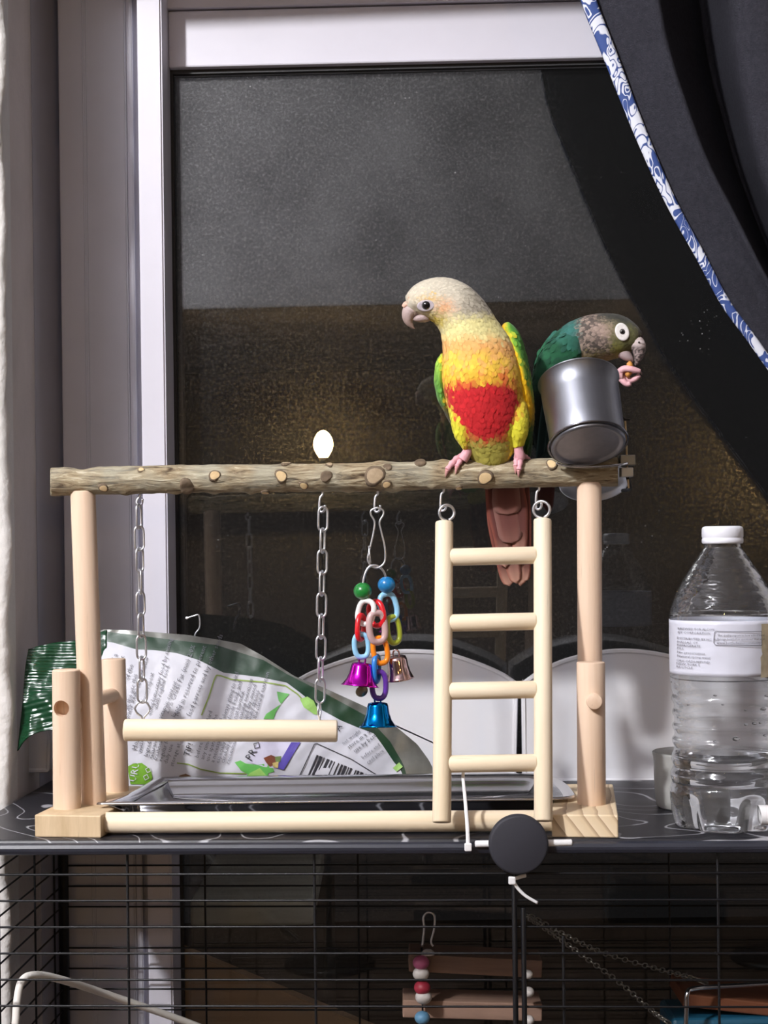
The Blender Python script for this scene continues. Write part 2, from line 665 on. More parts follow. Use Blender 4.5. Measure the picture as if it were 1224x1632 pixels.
def px_plate(name, outline, Y, th, m, parent=None, bev=0.0):
    """plate of real thickness whose outline is given at its own distance Y"""
    bm = bmesh.new()
    fr = [bm.verts.new(P(u, v, Y)) for u, v in outline]
    bk = [bm.verts.new(P(u, v, Y) + Vector((0, th, 0))) for u, v in outline]
    n = len(outline)
    bm.faces.new(fr)
    bm.faces.new(list(reversed(bk)))
    for i in range(n):
        bm.faces.new((fr[i], bk[i], bk[(i + 1) % n], fr[(i + 1) % n]))
    bmesh.ops.recalc_face_normals(bm, faces=bm.faces)
    if bev:
        bmesh.ops.bevel(bm, geom=list(bm.edges), offset=bev, segments=2, affect='EDGES')
    me = bpy.data.meshes.new(name)
    bm.to_mesh(me)
    bm.free()
    return obj(name, me, m, parent)


zground = 870 + (CZ + 0.02) / 1.42 * F
gb = thing('light_strip_box', P(398, 1560, 1.50), 'dark low box added outside beyond the glass, its pale top standing in for a strip of light', 'box')
box('box_body', (P(303, 1480, 1.50).x, 1.505, -0.02), (P(520, 1480, 1.50).x, 1.75, P(400, 1476, 1.50).z), M['outside'], gb, 0.003)
M['light_strip'] = mat('painted_light_strip', (228, 226, 220), rough=0.9, noise_amt=0.35, nscale=30, stretch=(0.15, 1, 1))  # pale colour stands in for a strip of light falling here
box('light_strip_board', (P(303, 1450, 1.50).x, 1.50, P(400, 1476, 1.50).z), (P(500, 1450, 1.50).x, 1.76, P(400, 1434, 1.50).z), M['light_strip'], gb, 0.003)
tag(px_plate('leaning_board', [(230, 1486), (286, 1512), (575, 1632), (900, 1765), (900, zground), (230, zground)], 1.42, 0.018, M['board'], bev=0.001), 'brown wooden board with a sloping top edge leaning outside the glass', 'board')

# ==================================================================================================
# CAGE with its black top
# ==================================================================================================
TZ = CZ - 0.181
CW = math.radians(2.6)
CO = Vector((0, 0.950, 0))
CR, CD = Vector((math.cos(CW), -math.sin(CW), 0)), Vector((math.sin(CW), math.cos(CW), 0))
CL, CRR, CDEP = -0.2725, 0.50, 0.268


def cage_p(x, d, z):
    return CO + CR * x + CD * d + Vector((0, 0, z))


CM = Matrix.Translation(CO) @ Matrix.Rotation(-CW, 4, 'Z')
cage = thing('bird_cage', cage_p(0.1, 0.13, 0.30), 'black wire bird cage with a flat black top under the play stand', 'cage')


def mat_top():
    m = bpy.data.materials.new('black_patterned_top')
    m.use_nodes = True
    T = NT(m)
    b = T.n['Principled BSDF']
    b.inputs['Roughness'].default_value = 0.42
    tc = T.add('ShaderNodeTexCoord')
    nn = T.add('ShaderNodeTexNoise', i_Scale=9.0, i_Detail=1.0, i_Roughness=0.4, i_Distortion=0.5)
    T.link(tc.outputs['Object'], nn.inputs['Vector'])
    mu = T.add('ShaderNodeMath', operation='MULTIPLY')
    mu.inputs[1].default_value = 11.0
    T.link(nn.outputs['Fac'], mu.inputs[0])
    fr = T.add('ShaderNodeMath', operation='PINGPONG')
    fr.inputs[1].default_value = 0.5
    T.link(mu.outputs[0], fr.inputs[0])
    rp = T.add('ShaderNodeMapRange', i_1=0.02, i_2=0.045, i_3=1.0, i_4=0.0)
    T.link(fr.outputs[0], rp.inputs[0])
    mx = T.add('ShaderNodeMix', data_type='RGBA')
    mx.inputs[6].default_value = L4((26, 26, 32))
    mx.inputs[7].default_value = L4((150, 150, 155))
    T.link(rp.outputs[0], mx.inputs[0])
    T.link(mx.outputs[2], b.inputs['Base Color'])
    return m


M['top'] = mat_top()
box('cage_top', (CL - 0.004, -0.001, TZ - 0.007), (CRR, CDEP, TZ), M['top'], cage, 0.002, CM)
FR = P(500, 1347, 0.945).z


def cage_rod(name, a, b, r, m, seg=10):
    return rod(name, cage_p(*a), cage_p(*b), r, m, cage, bev=r * 0.3, seg=seg)


# front top rail (rounded moulding) and side rails
box('top_rail', (CL - 0.004, -0.006, TZ - 0.0088), (CRR, 0.001, TZ - 0.0016), M['rail'], cage, 0.0028, CM)
box('side_rail', (CL - 0.004, 0.0, TZ - 0.0155), (CL + 0.004, CDEP, TZ - 0.007), M['rail'], cage, 0.002, CM)
zbot = CZ - 0.55
wr = 0.00072
sp = 0.01640
z0 = P(200, 1395, 0.955).z
for k in range(-1, 22):
    z = z0 - sp * k
    if z > TZ - 0.012 or z < zbot:
        continue
    cage_rod('wire_bar', (CL, 0, z), (CRR, 0, z), wr, M['black'])
    cage_rod('wire_bar', (CL, CDEP - 0.004, z), (CRR, CDEP - 0.004, z), wr, M['black'])
    cage_rod('wire_bar', (CL, 0, z), (CL, CDEP, z), wr, M['black'])
for u in (-160, 201, 501, 820, 1137, 1450):
    x = (P(u, 1400, 0.955).x)
    if CL < x < CRR:
        cage_rod('upright_bar', (x, 0.0012, zbot), (x, 0.0012, TZ - 0.006), wr * 1.15, M['black'])
for u in (327, 571, 815, 1060, 1300):
    x = (P(u, 1400, 1.222).x) - 0.012
    cage_rod('upright_bar', (x, CDEP - 0.0055, zbot), (x, CDEP - 0.0055, TZ - 0.006), wr * 1.1, M['black'])
for d in (0.09, 0.18, 0.235):
    cage_rod('upright_bar', (CL + 0.0015, d, zbot), (CL + 0.0015, d, TZ - 0.006), wr * 1.1, M['black'])
cage_rod('corner_post', (CL + 0.001, CDEP - 0.003, zbot), (CL + 0.001, CDEP - 0.003, TZ - 0.006), 0.0042, M['black'], 16)
cage_rod('corner_post', (CL, 0.0, zbot), (CL, 0.0, TZ - 0.006), 0.0042, M['black'], 16)
for u, v in ((818, 1398), (832, 1440)):
    x = P(u, 1450, 0.955).x
    cage_rod('door_post', (x, -0.0015, zbot), (x, -0.0015, P(u, v, 0.955).z), 0.0016, M['black'], 14)
cage_rod('door_bar', (P(894, 1500, 0.96).x, 0.003, zbot), (P(894, 1500, 0.96).x, 0.003, P(894, 1487, 0.955).z), 0.0009, M['black'])
box('cage_base', (CL - 0.002, -0.01, zbot - 0.12), (CRR + 0.01, CDEP + 0.0, zbot), M['rail'], cage, 0.008, CM)
structure(box('trim_2', (CL - 0.02, -0.05, 0.0), (CRR + 0.05, CDEP, zbot - 0.12), M['backwall'], None, 0.004, CM), 'dark stand below the cage')

# round black disc with white rod and cable ties on the front rail
dsc = thing('feeder_disc', P(827, 1347, 0.936), 'round matte black disc fixed to the front rail of the cage', 'disc')
pc = P(827, 1347, 0.9315)
me = lathe_me('disc', [(0.001, 0), (0.0165, 0.0), (0.0176, 0.0004), (0.0181, 0.0014), (0.0181, 0.006), (0.0176, 0.007), (0.001, 0.007)], 64)
obj('disc_face', me, M['disc'], dsc, align(pc + Vector((0, 0.0, 0)), pc + Vector((0, 1, 0))))
rod('white_rod', P(757, 1345, 0.9405), P(912, 1343, 0.9405), 0.0021, M['tie'], dsc, bev=0.0008, seg=16)


def tie(name, pts, label, head=None, r=0.0013):
    t = thing(name, pts[0], label, 'cable tie')
    me = tube_me('strap', spts(pts, 28), lambda s: r * (1 - 0.3 * s), 8, flat=(0.45, 1.0))
    obj('strap', me, M['tie'], t)
    h = head if head is not None else pts[0]
    box('tie_head', (h.x - 0.0022, h.y - 0.0016, h.z - 0.0024), (h.x + 0.0022, h.y + 0.0012, h.z + 0.0024), M['tie'], t, 0.0007)
    return t


tie('cable_tie', [P(746, 1352, 0.937), P(745, 1320, 0.939), P(741, 1270, 0.9465), P(738, 1240, 0.951), P(739, 1228, 0.957)], 'long white cable tie running up from the rail to the lowest ladder rung', P(746, 1350, 0.937))
tie('cable_tie', [P(838, 1395, 0.940), P(828, 1398, 0.9375), P(819, 1402, 0.936), P(824, 1414, 0.9365), P(838, 1428, 0.937), P(857, 1439, 0.938)], 'short curled white cable tie hanging just below the black disc', P(816, 1403, 0.936))

# ==================================================================================================
# PLAY STAND
# ==================================================================================================
S = 1.0 / F            # metres per pixel at 1 m


def Yat(u, v, z):
    d = P(u, v, 1.0).z - CZ
    return (z - CZ) / d


stand = thing('play_stand', (-0.02, 1.0, TZ), 'wooden parrot play stand with a rough natural branch perch', 'play stand')
BH = 0.0141
ZB = TZ + BH


def base_block(name, u0, u1, Yf, length, yaw, spin):
    x0, x1 = P(u0, 1335, Yf).x, P(u1, 1335, Yf).x
    w = x1 - x0
    Mx = Matrix.Translation(((x0 + x1) / 2, Yf, TZ)) @ Matrix.Rotation(-yaw, 4, 'Z')
    me = box_me(name, w, length, BH, 0.0009)
    for v in me.vertices:
        v.co += Vector((0, length / 2, BH / 2))
    o = obj(name, me, M[spin], stand, Mx)
    return o


def block_grain(name, tilt):
    return wood_mat(name, (226, 206, 174), (178, 150, 116), scale=55, stretch=(1, 0.15, 1), contrast=(0.45, 0.6))


M['blockL'] = wood_mat('block_wood_plain', (214, 190, 156), (184, 158, 122), scale=50, stretch=(1.2, 1.0, 0.15), contrast=(0.4, 0.7))


def diag_grain():
    m = bpy.data.materials.new('block_wood_diagonal')
    m.use_nodes = True
    T = NT(m)
    b = T.n['Principled BSDF']
    b.inputs['Roughness'].default_value = 0.6
    tc = T.add('ShaderNodeTexCoord')
    mp = T.add('ShaderNodeMapping')
    mp.inputs['Rotation'].default_value = (0, math.radians(-52), 0)
    T.link(tc.outputs['Object'], mp.inputs['Vector'])
    wv = T.add('ShaderNodeTexWave', i_Scale=42.0, i_Distortion=1.6, i_Detail=2.0)
    wv.bands_direction = 'Z'
    wv.wave_profile = 'SAW'
    wv.inputs['Detail Scale'].default_value = 0.8
    T.link(mp.outputs[0], wv.inputs['Vector'])
    rp = T.add('ShaderNodeValToRGB')
    rp.color_ramp.elements[0].position = 0.0
    rp.color_ramp.elements[0].color = L4((232, 212, 180))
    rp.color_ramp.elements[1].position = 1.0
    rp.color_ramp.elements[1].color = L4((170, 142, 112))
    e = rp.color_ramp.elements.new(0.7)
    e.color = L4((222, 199, 164))
    T.link(wv.outputs['Fac'], rp.inputs[0])
    T.link(rp.outputs[0], b.inputs['Base Color'])
    return m


M['blockR'] = diag_grain()
YBL, YBR = Yat(108, 1335, TZ), Yat(932, 1335, TZ)
base_block('base_block', 53, 163, YBL, 0.118, math.radians(8), 'blockL')
base_block('base_block', 880, 985, YBR, 0.122, math.radians(7), 'blockR')


def post(name, ut, vt, ub, vb, rpx, Yc, m, zbot=ZB - 0.001, Yt=None):
    b = P(ub, vb, Yc)
    b.z = zbot
    t = P(ut, vt, Yt or Yc)
    return rod(name, b, t, rpx * S * Yc, m, stand, bev=0.0007, seg=40)


def bottom_rod(name, ut, vt, ub, vb, rpx, m):
    Yf = Yat(ub, vb, ZB)
    return post(name, ut, vt, ub, vb, rpx, Yf + rpx * S, m), Yf + rpx * S


YL = Yat(150, 1285, ZB) + 0.012
YR = Yat(942, 1284, ZB) + 0.030
YP = 1.004
post('main_post', 132, 782, 150, 1285, 19.6, YL, M['beech'], Yt=YP)
post('main_post', 939, 768, 941, 1285, 19.5, YR, M['beech'], Yt=YP)
# short front posts; the left one has a peg hole
YFL = Yat(107, 1291, ZB) + 22 * S


def holed_post():
    b = P(107, 1291, YFL)
    b.z = ZB - 0.001
    t = P(105.5, 1067, YFL)
    h = (t - b).length
    r = 22 * S * YFL
    prof = [(r - 0.0007, 0), (r, 0.0007), (r, h * 0.5), (r, h - 0.0007), (r - 0.0007, h)]
    me = lathe_me('short_post', prof, 64)
    hc = P(101.5, 1127, YFL)
    Mx = align(b, t)
    cut = lathe_me('cutter', [(0.0052, 0), (0.0052, 0.0165)], 32)
    co = bpy.data.objects.new('tmpcut', cut)
    COL.objects.link(co)
    co.matrix_world = Mx.inverted() @ align(hc + Vector((0, -r - 0.004, 0)), hc + Vector((0.001, 1, 0)))
    me2 = evaluated(me, [('BOOLEAN', {'operation': 'DIFFERENCE', 'object': co, 'solver': 'EXACT'})])
    bpy.data.objects.remove(co)
    sharp(me2, 35)
    return obj('short_post', me2, M['beech'], stand, Mx)


holed_post()
YBK = 1.062
post('short_post', 181, 1050, 186, 1258, 19.0, YBK, M['beech'])
YFR = Yat(942, 1285, ZB) + 23 * S
post('short_post', 941.5, 1055, 943, 1285, 22.6, YFR, M['beech'])
# pegs
pa, pb = P(110, 1127, YFL), P(186, 1106, YBK)
rod('peg', pa + (pb - pa).normalized() * 0.0035, pb, 12.0 * S, M['beech'], stand, seg=28)
pr = P(943, 1115, YFR)
rod('peg', pr + Vector((0, -22 * S - 0.0042, 0)), pr + Vector((0.006, 0.05, 0)), 12.6 * S, M['beech'], stand, seg=32)
# front dowel between the blocks
zd = TZ + 0.0075
yl, yr_ = YBL + 0.0095, YBR + 0.018
rod('front_dowel', Vector((P(160, 1314, yl).x, yl, zd)), Vector((P(884, 1312, yr_).x, yr_, zd)), 0.0066, M['pine'], stand, spin=1.0)


# the branch
def bark_mat():
    m = bpy.data.materials.new('bark')
    m.use_nodes = True
    T = NT(m)
    b = T.n['Principled BSDF']
    b.inputs['Roughness'].default_value = 0.85
    b.inputs['Specular IOR Level'].default_value = 0.2
    tc = T.add('ShaderNodeTexCoord')
    mp = T.add('ShaderNodeMapping')
    mp.inputs['Scale'].default_value = (0.16, 1, 1)
    T.link(tc.outputs['Object'], mp.inputs['Vector'])
    n1 = T.add('ShaderNodeTexNoise', i_Scale=300.0, i_Detail=6.0, i_Roughness=0.62, i_Distortion=1.2)
    T.link(mp.outputs[0], n1.inputs['Vector'])
    r1 = T.add('ShaderNodeValToRGB')
    cr = r1.color_ramp
    cr.elements[0].position, cr.elements[0].color = 0.34, L4((74, 60, 46))
    cr.elements[1].position, cr.elements[1].color = 0.66, L4((206, 195, 170))
    e = cr.elements.new(0.46)
    e.color = L4((146, 130, 104))
    e = cr.elements.new(0.58)
    e.color = L4((170, 156, 128))
    T.link(n1.outputs['Fac'], r1.inputs[0])
    n2 = T.add('ShaderNodeTexNoise', i_Scale=42.0, i_Detail=3.0)
    T.link(tc.outputs['Object'], n2.inputs['Vector'])
    r2 = T.add('ShaderNodeMapRange', i_1=0.42, i_2=0.66, i_3=0.0, i_4=0.55)
    T.link(n2.outputs['Fac'], r2.inputs[0])
    mx = T.add('ShaderNodeMix', data_type='RGBA')
    T.link(r2.outputs[0], mx.inputs[0])
    T.link(r1.outputs[0], mx.inputs[6])
    mx.inputs[7].default_value = L4((176, 176, 160))
    T.link(mx.outputs[2], b.inputs['Base Color'])
    bp = T.add('ShaderNodeBump', i_Strength=0.9, i_Distance=0.002)
    T.link(n1.outputs['Fac'], bp.inputs['Height'])
    T.link(bp.outputs[0], b.inputs['Normal'])
    return m


M['bark'] = bark_mat()
BR_PTS = [(80, 768, 22.5), (150, 766.5, 22.5), (300, 763, 22), (450, 762, 22), (600, 760, 22.5), (720, 757, 22.5), (850, 754, 22.5), (985, 752, 23)]


def branch_at(u):
    for (a, va, ra), (b, vb, rb) in zip(BR_PTS, BR_PTS[1:]):
        if u <= b:
            t = max(0, (u - a) / (b - a))
            return va + (vb - va) * t, ra + (rb - ra) * t
    return BR_PTS[-1][1:]


# (u, v, radius px, kind): pale cut / old cut / dark burl / bump
KNOTS = [(165, 777, 6.5, 'cut'), (201, 786, 7, 'bump'), (225, 750, 4.5, 'cut'), (298, 776, 11, 'burl'), (342, 758, 8, 'cut'), (341, 790, 7, 'bump'), (280, 788, 6, 'bump'),
         (448, 759, 9, 'cut'), (423, 783, 6, 'cut'), (401, 786, 5, 'bump'), (520, 759, 8, 'burl'), (484, 773, 6.5, 'cut'), (456, 740, 7, 'old'), (525, 742, 5, 'old'),
         (597, 758, 14, 'old'), (616, 771, 6.5, 'cut'), (626, 781, 9, 'bump'), (607, 736, 9, 'bump'), (618, 745, 6, 'burl'), (670, 738, 9, 'burl'), (705, 735, 8, 'bump'),
         (773, 761, 10.5, 'cut'), (769, 735, 9, 'bump'), (777, 777, 6, 'bump'), (731, 776, 5, 'cut'), (879, 741, 8, 'cut'), (555, 783, 5, 'bump'), (690, 776, 5, 'bump')]


def branch():
    nu, seg = 460, 72
    vs, fs = [], []
    for i in range(nu):
        u = 80 + (985 - 80) * i / (nu - 1)
        vc, r = branch_at(u)
        for k in range(seg):
            a = 2 * PI * k / seg
            dv, dw = math.cos(a), math.sin(a)   # dv up, dw towards camera
            rr = r
            rr += 0.9 * nz((u * 0.012, dv, dw), 1.3, 1.0) + 0.6 * nz((u * 0.05, dv * 2.2, dw * 2.2), 1.2, 4.0)
            rr += 0.45 * nz((u * 0.10, dv * 7, dw * 7), 1.0, 8.0)
            rr += 0.7 * nz((u * 0.035, dv * 9, dw * 9), 1.0, 18.0) - 0.8 * max(0, nz((u * 0.03, dv * 6, dw * 6), 1.0, 28.0) - 0.15)
            # saddle notch at the left end
            if dv > 0.3:
                rr -= 5.5 * math.exp(-((u - 131) / 14) ** 2) * (dv - 0.3)
            for ku, kv, kr, kk in KNOTS:
                if abs(ku - u) < kr * 2.4 + 6:
                    cd = max(-1, min(1, (vc - kv) / r))
                    cw = math.sqrt(max(0, 1 - cd * cd))
                    d2 = ((u - ku) / (kr * 1.35)) ** 2 + ((dv - cd) ** 2 + (dw - cw) ** 2) * (r / (kr * 1.2)) ** 2
                    rr += (2.4 if kk != 'bump' else 3.2) * math.exp(-d2)
            e = 1.0
            if i == 0 or i == nu - 1:
                e = 0.93
            vs.append(PW(u, vc - rr * dv * e, -rr * dw * e, YP))
    for i in range(nu - 1):
        for k in range(seg):
            k2 = (k + 1) % seg
            fs.append((i * seg + k, (i + 1) * seg + k, (i + 1) * seg + k2, i * seg + k2))
    fs.append(tuple(range(seg)))
    fs.append(tuple(reversed(range((nu - 1) * seg, nu * seg))))
    me = me_from('branch_perch', vs, fs)
    return sharp(me, 60)


perch = obj('branch_perch', branch(), M['bark'], stand)
perch['label'] = 'rough brown natural branch with cut knots'
M['burl'] = mat('dark_burl', (112, 96, 78), rough=0.9, noise_amt=0.4, nscale=160, bump=0.6, bscale=200)
for ku, kv, kr, kk in KNOTS:
    if kk == 'bump':
        continue
    vc, r = branch_at(ku)
    cd = max(-0.98, min(0.98, (vc - kv) / r))
    cw = math.sqrt(1 - cd * cd)
    h = r + 1.6
    base = PW(ku, vc - h * cd, -h * cw, YP)
    n = (base - PW(ku, vc, 0, YP)).normalized()
    R = kr * S
    prof = [(R * 1.25, -R * 0.45), (R * 1.12, 0.0003), (R * 0.88, 0.0007), (R * 0.55, 0.0008), (R * 0.1, 0.00075)]
    ph = random.random() * 6
    me = lathe_me('knot', prof, 20, mod=lambda rr, zz, a, i: (rr * (1 + 0.10 * math.sin(2 * a + ph) + 0.06 * math.sin(3 * a + ph * 2)), zz))
    Mx = align(base, base + n) @ Matrix.Diagonal((1.0, 1.0, 1.0, 1.0))
    me.materials.append(M['burl'])
    me.materials.append(M[{'cut': 'cut', 'old': 'cutold', 'burl': 'burl'}[kk]])
    for j, pf in enumerate(me.polygons):
        pf.material_index = 0 if j < 40 else 1
    obj('knot', me, M['burl'], perch, Mx)


def ring_me(name, R, r, seg=28, sy=1.0, sx=1.0):
    pts = [Vector((R * sx * math.cos(2 * PI * k / seg), 0, R * sy * math.sin(2 * PI * k / seg))) for k in range(seg)]
    return tube_me(name, pts, r, 10, closed=True)


def hook(u, v0, v1, wd=0, sc=1.0):
    """open screw hook below the perch"""
    pts = [(u + 1, v0 - 8, wd), (u + 1, v0 + 2, wd), (u - 3 * sc, v0 + 8 * sc, wd - 1), (u - 4 * sc, v1 - 5 * sc, wd - 2), (u - 1, v1, wd - 3), (u + 4 * sc, v1 - 3 * sc, wd - 5), (u + 5 * sc, v1 - 11 * sc, wd - 6)]
    me = tube_me('screw_hook', spts([PW(a, b, c, YP) for a, b, c in pts], 26), 2.0 * S, 8)
    obj('screw_hook', me, M['wire'], stand)


hook(222, 788, 806)
hook(513, 786, 816, -2)
hook(601, 785, 816, -2)
hook(706, 781, 814, -2)
hook(858, 778, 812, -2)


# ==================================================================================================
# SWING
# ==================================================================================================
def link_me(L, Wd, r, seg=9):
    pts = []
    h = L / 2 - Wd / 2
    for k in range(9):
        a = PI * k / 8
        pts.append(Vector((Wd / 2 * math.cos(a) * (0.85 + 0.0), 0, h + Wd / 2 * math.sin(a))))
    for k in range(9):
        a = PI + PI * k / 8
        pts.append(Vector((Wd / 2 * math.cos(a) * 0.85, 0, -h + Wd / 2 * math.sin(a))))
    return tube_me('chain_link', pts, r, seg, closed=True)


swing = thing('perch_swing', P(367, 1165, 1.0), 'smooth wooden dowel swing hanging on two metal chains', 'swing')
yS = 0.998
rod('dowel', P(198, 1163.5, yS), P(538, 1165, yS), 17.6 * S * yS, M['pine'], swing, bev=0.0012, seg=40, spin=0.5)
LM = link_me(39 * S, 17 * S, 1.85 * S)


def chain(u0, v0, u1, v1, n, tw):
    for k in range(n):
        t = (k + 0.5) / n
        p0 = P(u0 + (u1 - u0) * (t - 0.02), v0 + (v1 - v0) * (t - 0.02), yS)
        p1 = P(u0 + (u1 - u0) * (t + 0.02), v0 + (v1 - v0) * (t + 0.02), yS)
        c = (p0 + p1) / 2
        ang = math.radians(tw[k % len(tw)])
        Mx = align(c, c + (p0 - p1)) @ Matrix.Rotation(ang, 4, 'Z')
        obj('chain_link', LM, M['wire'], swing, Mx)


chain(515, 810, 510, 1118, 9, (12, 66))
chain(221, 806, 227, 1118, 9, (70, 18, 50, 112, 40, 66, 20, 72, 15))
for (u, v, ang) in ((227, 1129, 8), (509, 1132, 82)):
    c = P(u, v, yS)
    me = tube_me('eye_screw', [c + Vector((math.cos(ang * PI / 180) * S * x, math.sin(ang * PI / 180) * S * x, S * z)) for x, z in
                               ((0, 13), (8, 8), (12, 0), (9, -7), (3, -13), (0, -20), (0, -22), (-1.5, -13), (-9, -7), (-12, 0), (-8, 8))], 1.7 * S, 8, closed=True)
    obj('eye_screw', me, M['wire'], swing)

# ==================================================================================================
# LADDER
# ==================================================================================================
lad = thing('hanging_ladder', P(785, 1310, 0.936), 'pale wooden four-rung ladder hanging from the branch', 'ladder')
YT, YB_ = 0.990, 0.9385
LT, LB = P(708, 832, YT), P(704, 1311, YB_)
RT, RB = P(864.5, 828, YT), P(866, 1309, YB_)
rod('rail', LB, LT, 14.6 * S * 0.965, M['pine'], lad, bev=0.0009, seg=40, spin=0.3)
rod('rail', RB, RT, 14.6 * S * 0.965, M['pine'], lad, bev=0.0009, seg=40, spin=2.2)
for vv in (891, 999, 1108, 1222):
    tl = (vv - 832) / (1311 - 832)
    a = LT + (LB - LT) * tl
    b = RT + (RB - RT) * tl
    d = (b - a).normalized()
    rod('rung', a + d * 9 * S + Vector((0, 0.0008, 0)), b - d * 10 * S + Vector((0, 0.0008, 0)), 13.9 * S * (YT + (YB_ - YT) * tl), M['pine'], lad, seg=36, spin=vv)
for (u, v, t, R, ang) in ((712, 817, LT, 12, 10), (863, 812, RT, 13, -14)):
    c = P(u, v, YT)
    pts = []
    for k in range(23):
        a = -PI / 2 + 0.25 + (2 * PI - 0.35) * k / 22
        pts.append(c + Vector((R * S * math.cos(a) * math.cos(math.radians(ang)), R * S * math.cos(a) * math.sin(math.radians(ang)), R * S * math.sin(a))))
    pts.append(t + Vector((0, 0, 2 * S)))
    pts.append(t + Vector((0, 0, -6 * S)))
    obj('eye_screw', tube_me('eye_screw', pts, 2.3 * S, 9), M['wire'], lad)

# ==================================================================================================
# BELL TOY
# ==================================================================================================
toy = thing('bell_toy', P(600, 1040, 0.985), 'colourful plastic chain toy with three small bells and two beads', 'toy')
yT = 0.990


def tp(u, v, w=0):
    return PW(u, v, w, yT)


M['green_bead'] = mat('green_bead', (28, 122, 50), rough=0.3, coat=0.5, noise_amt=0.15, nscale=200)
M['blue_bead'] = mat('blue_bead', (22, 116, 176), rough=0.3, coat=0.5, noise_amt=0.15, nscale=200)


def plas(name, c, tr=0.0):
    m = mat(name, c, rough=0.28, coat=0.3)
    b = m.node_tree.nodes['Principled BSDF']
    b.inputs['Transmission Weight'].default_value = tr
    b.inputs['Subsurface Weight'].default_value = 0.15 if tr == 0 else 0
    b.inputs['Subsurface Radius'].default_value = (0.004, 0.004, 0.004)
    return m


for k, c, t in (('p_white', (240, 238, 238), 0), ('p_red', (214, 28, 40), 0), ('p_sky', (150, 205, 240), 0), ('p_lime', (178, 190, 60), 0.25), ('p_orange', (245, 140, 30), 0), ('p_pink', (222, 188, 188), 0.25),
                ('p_blue', (40, 120, 200), 0), ('p_violet', (92, 48, 150), 0)):
    M[k] = plas(k, c, t)

clip = [(601, 809), (592, 813), (591, 820), (597, 832), (595, 850), (590, 872), (586, 890), (590, 900), (600, 905), (610, 900), (614, 890), (613, 870), (608, 848), (605, 832), (611, 820), (610, 813)]
obj('snap_clip', tube_me('snap_clip', [tp(*p) for p in crom(clip + [clip[0]], 70)][:-1], 1.5 * S, 8, closed=True), M['wire'], toy)
obj('snap_gate', tube_me('snap_gate', [tp(588, 870, -1), tp(589, 884, -2), tp(590, 897, -3)], 1.6 * S, 8), M['wire'], toy)
obj('hanger_wire', tube_me('hanger_wire', [tp(*p) for p in crom([(578, 942, -3), (579, 925, -3), (584, 909, -2), (591, 902, -1), (602, 902, 0), (611, 910, 4), (615, 922, 7), (616, 934, 8)], 30)], 1.8 * S, 8), M['wire'], toy)


def bead(u, v, w, r, m):
    prof = [(r * math.cos(a) if abs(a) < 1.4 else 2.5, r * 0.94 * math.sin(a)) for a in [(-1.42 + 2.84 * i / 14) for i in range(15)]]
    me = lathe_me('bead', [(max(p[0], 2.5) * S, p[1] * S) for p in prof], 28)
    c = tp(u, v, w)
    obj('bead', me, m, toy, Matrix.Translation(c))


bead(578, 942, -4, 14.5, M['green_bead'])
bead(616, 932, 9, 14, M['blue_bead'])


def oval_link(u, v, w, W, H, r, tilt, yaw, m):
    pts = []
    for k in range(32):
        a = 2 * PI * k / 32
        x, z = math.cos(a), math.sin(a)
        p = 2.6
        d = (abs(x) ** p + abs(z) ** p) ** (1 / p)
        pts.append(Vector((W / 2 * x / d * S, 0, H / 2 * z / d * S)))
    me = tube_me('plastic_link', pts, r * S, 12, closed=True)
    Mx = Matrix.Translation(tp(u, v, w)) @ Matrix.Rotation(math.radians(yaw), 4, 'Z') @ Matrix.Rotation(math.radians(tilt), 4, 'Y')
    obj('plastic_link', me, m, toy, Mx)


oval_link(583, 976, -6, 25, 37, 4.4, 14, -18, M['p_white'])
oval_link(575, 1000, -7, 21, 38, 4.2, 8, 62, M['p_red'])
oval_link(576, 1029, -8, 22, 36, 4.2, -4, 10, M['p_sky'])
oval_link(600, 978, 6, 28, 38, 4.6, -16, -40, M['p_red'])
oval_link(601, 1000, -7, 27, 46, 5.4, -4, 24, M['p_pink'])
oval_link(619, 967, 12, 27, 42, 4.5, -14, 20, M['p_sky'])
oval_link(627, 1004, 14, 23, 42, 4.4, -8, 35, M['p_lime'])
oval_link(606, 1037, -2, 23, 40, 4.4, -10, 20, M['p_orange'])
oval_link(600, 1066, -2, 20, 40, 4.3, 2, 70, M['p_blue'])
oval_link(604, 1092, -2, 22, 42, 4.4, 0, 8, M['p_violet'])


def bell(u, vtop, vbot, wtop, wbot, w, col, tilt=0, yaw=0, clap=None, group=None):
    h = vbot - vtop
    m = mat('bell_metal', col, rough=0.13, metal=1.0)
    a, b = wtop / 2, wbot / 2
    prof = [(2, 1.5), (a * 0.7, 0.5), (a * 0.95, -1), (a * 1.05, -h * 0.15), (a + (b - a) * 0.18, -h * 0.45), (a + (b - a) * 0.42, -h * 0.72), (a + (b - a) * 0.8, -h * 0.93), (b, -h), (b - 1.0, -h), (a + (b - a) * 0.42 - 1.2, -h * 0.72), (a * 0.9, -h * 0.2), (3, -3)]
    me = lathe_me('bell', [(x * S, z * S) for x, z in prof], 40)
    Mx = Matrix.Translation(tp(u, vtop, w)) @ Matrix.Rotation(math.radians(tilt), 4, 'Y') @ Matrix.Rotation(math.radians(yaw), 4, 'X')
    o = obj('bell', me, m, toy, Mx)
    lp = ring_me('bell_loop', 5 * S, 1.4 * S, 18, 1.3)
    obj('bell_loop', lp, m, o, Mx @ Matrix.Translation((0, 0, 4 * S)))
    return o


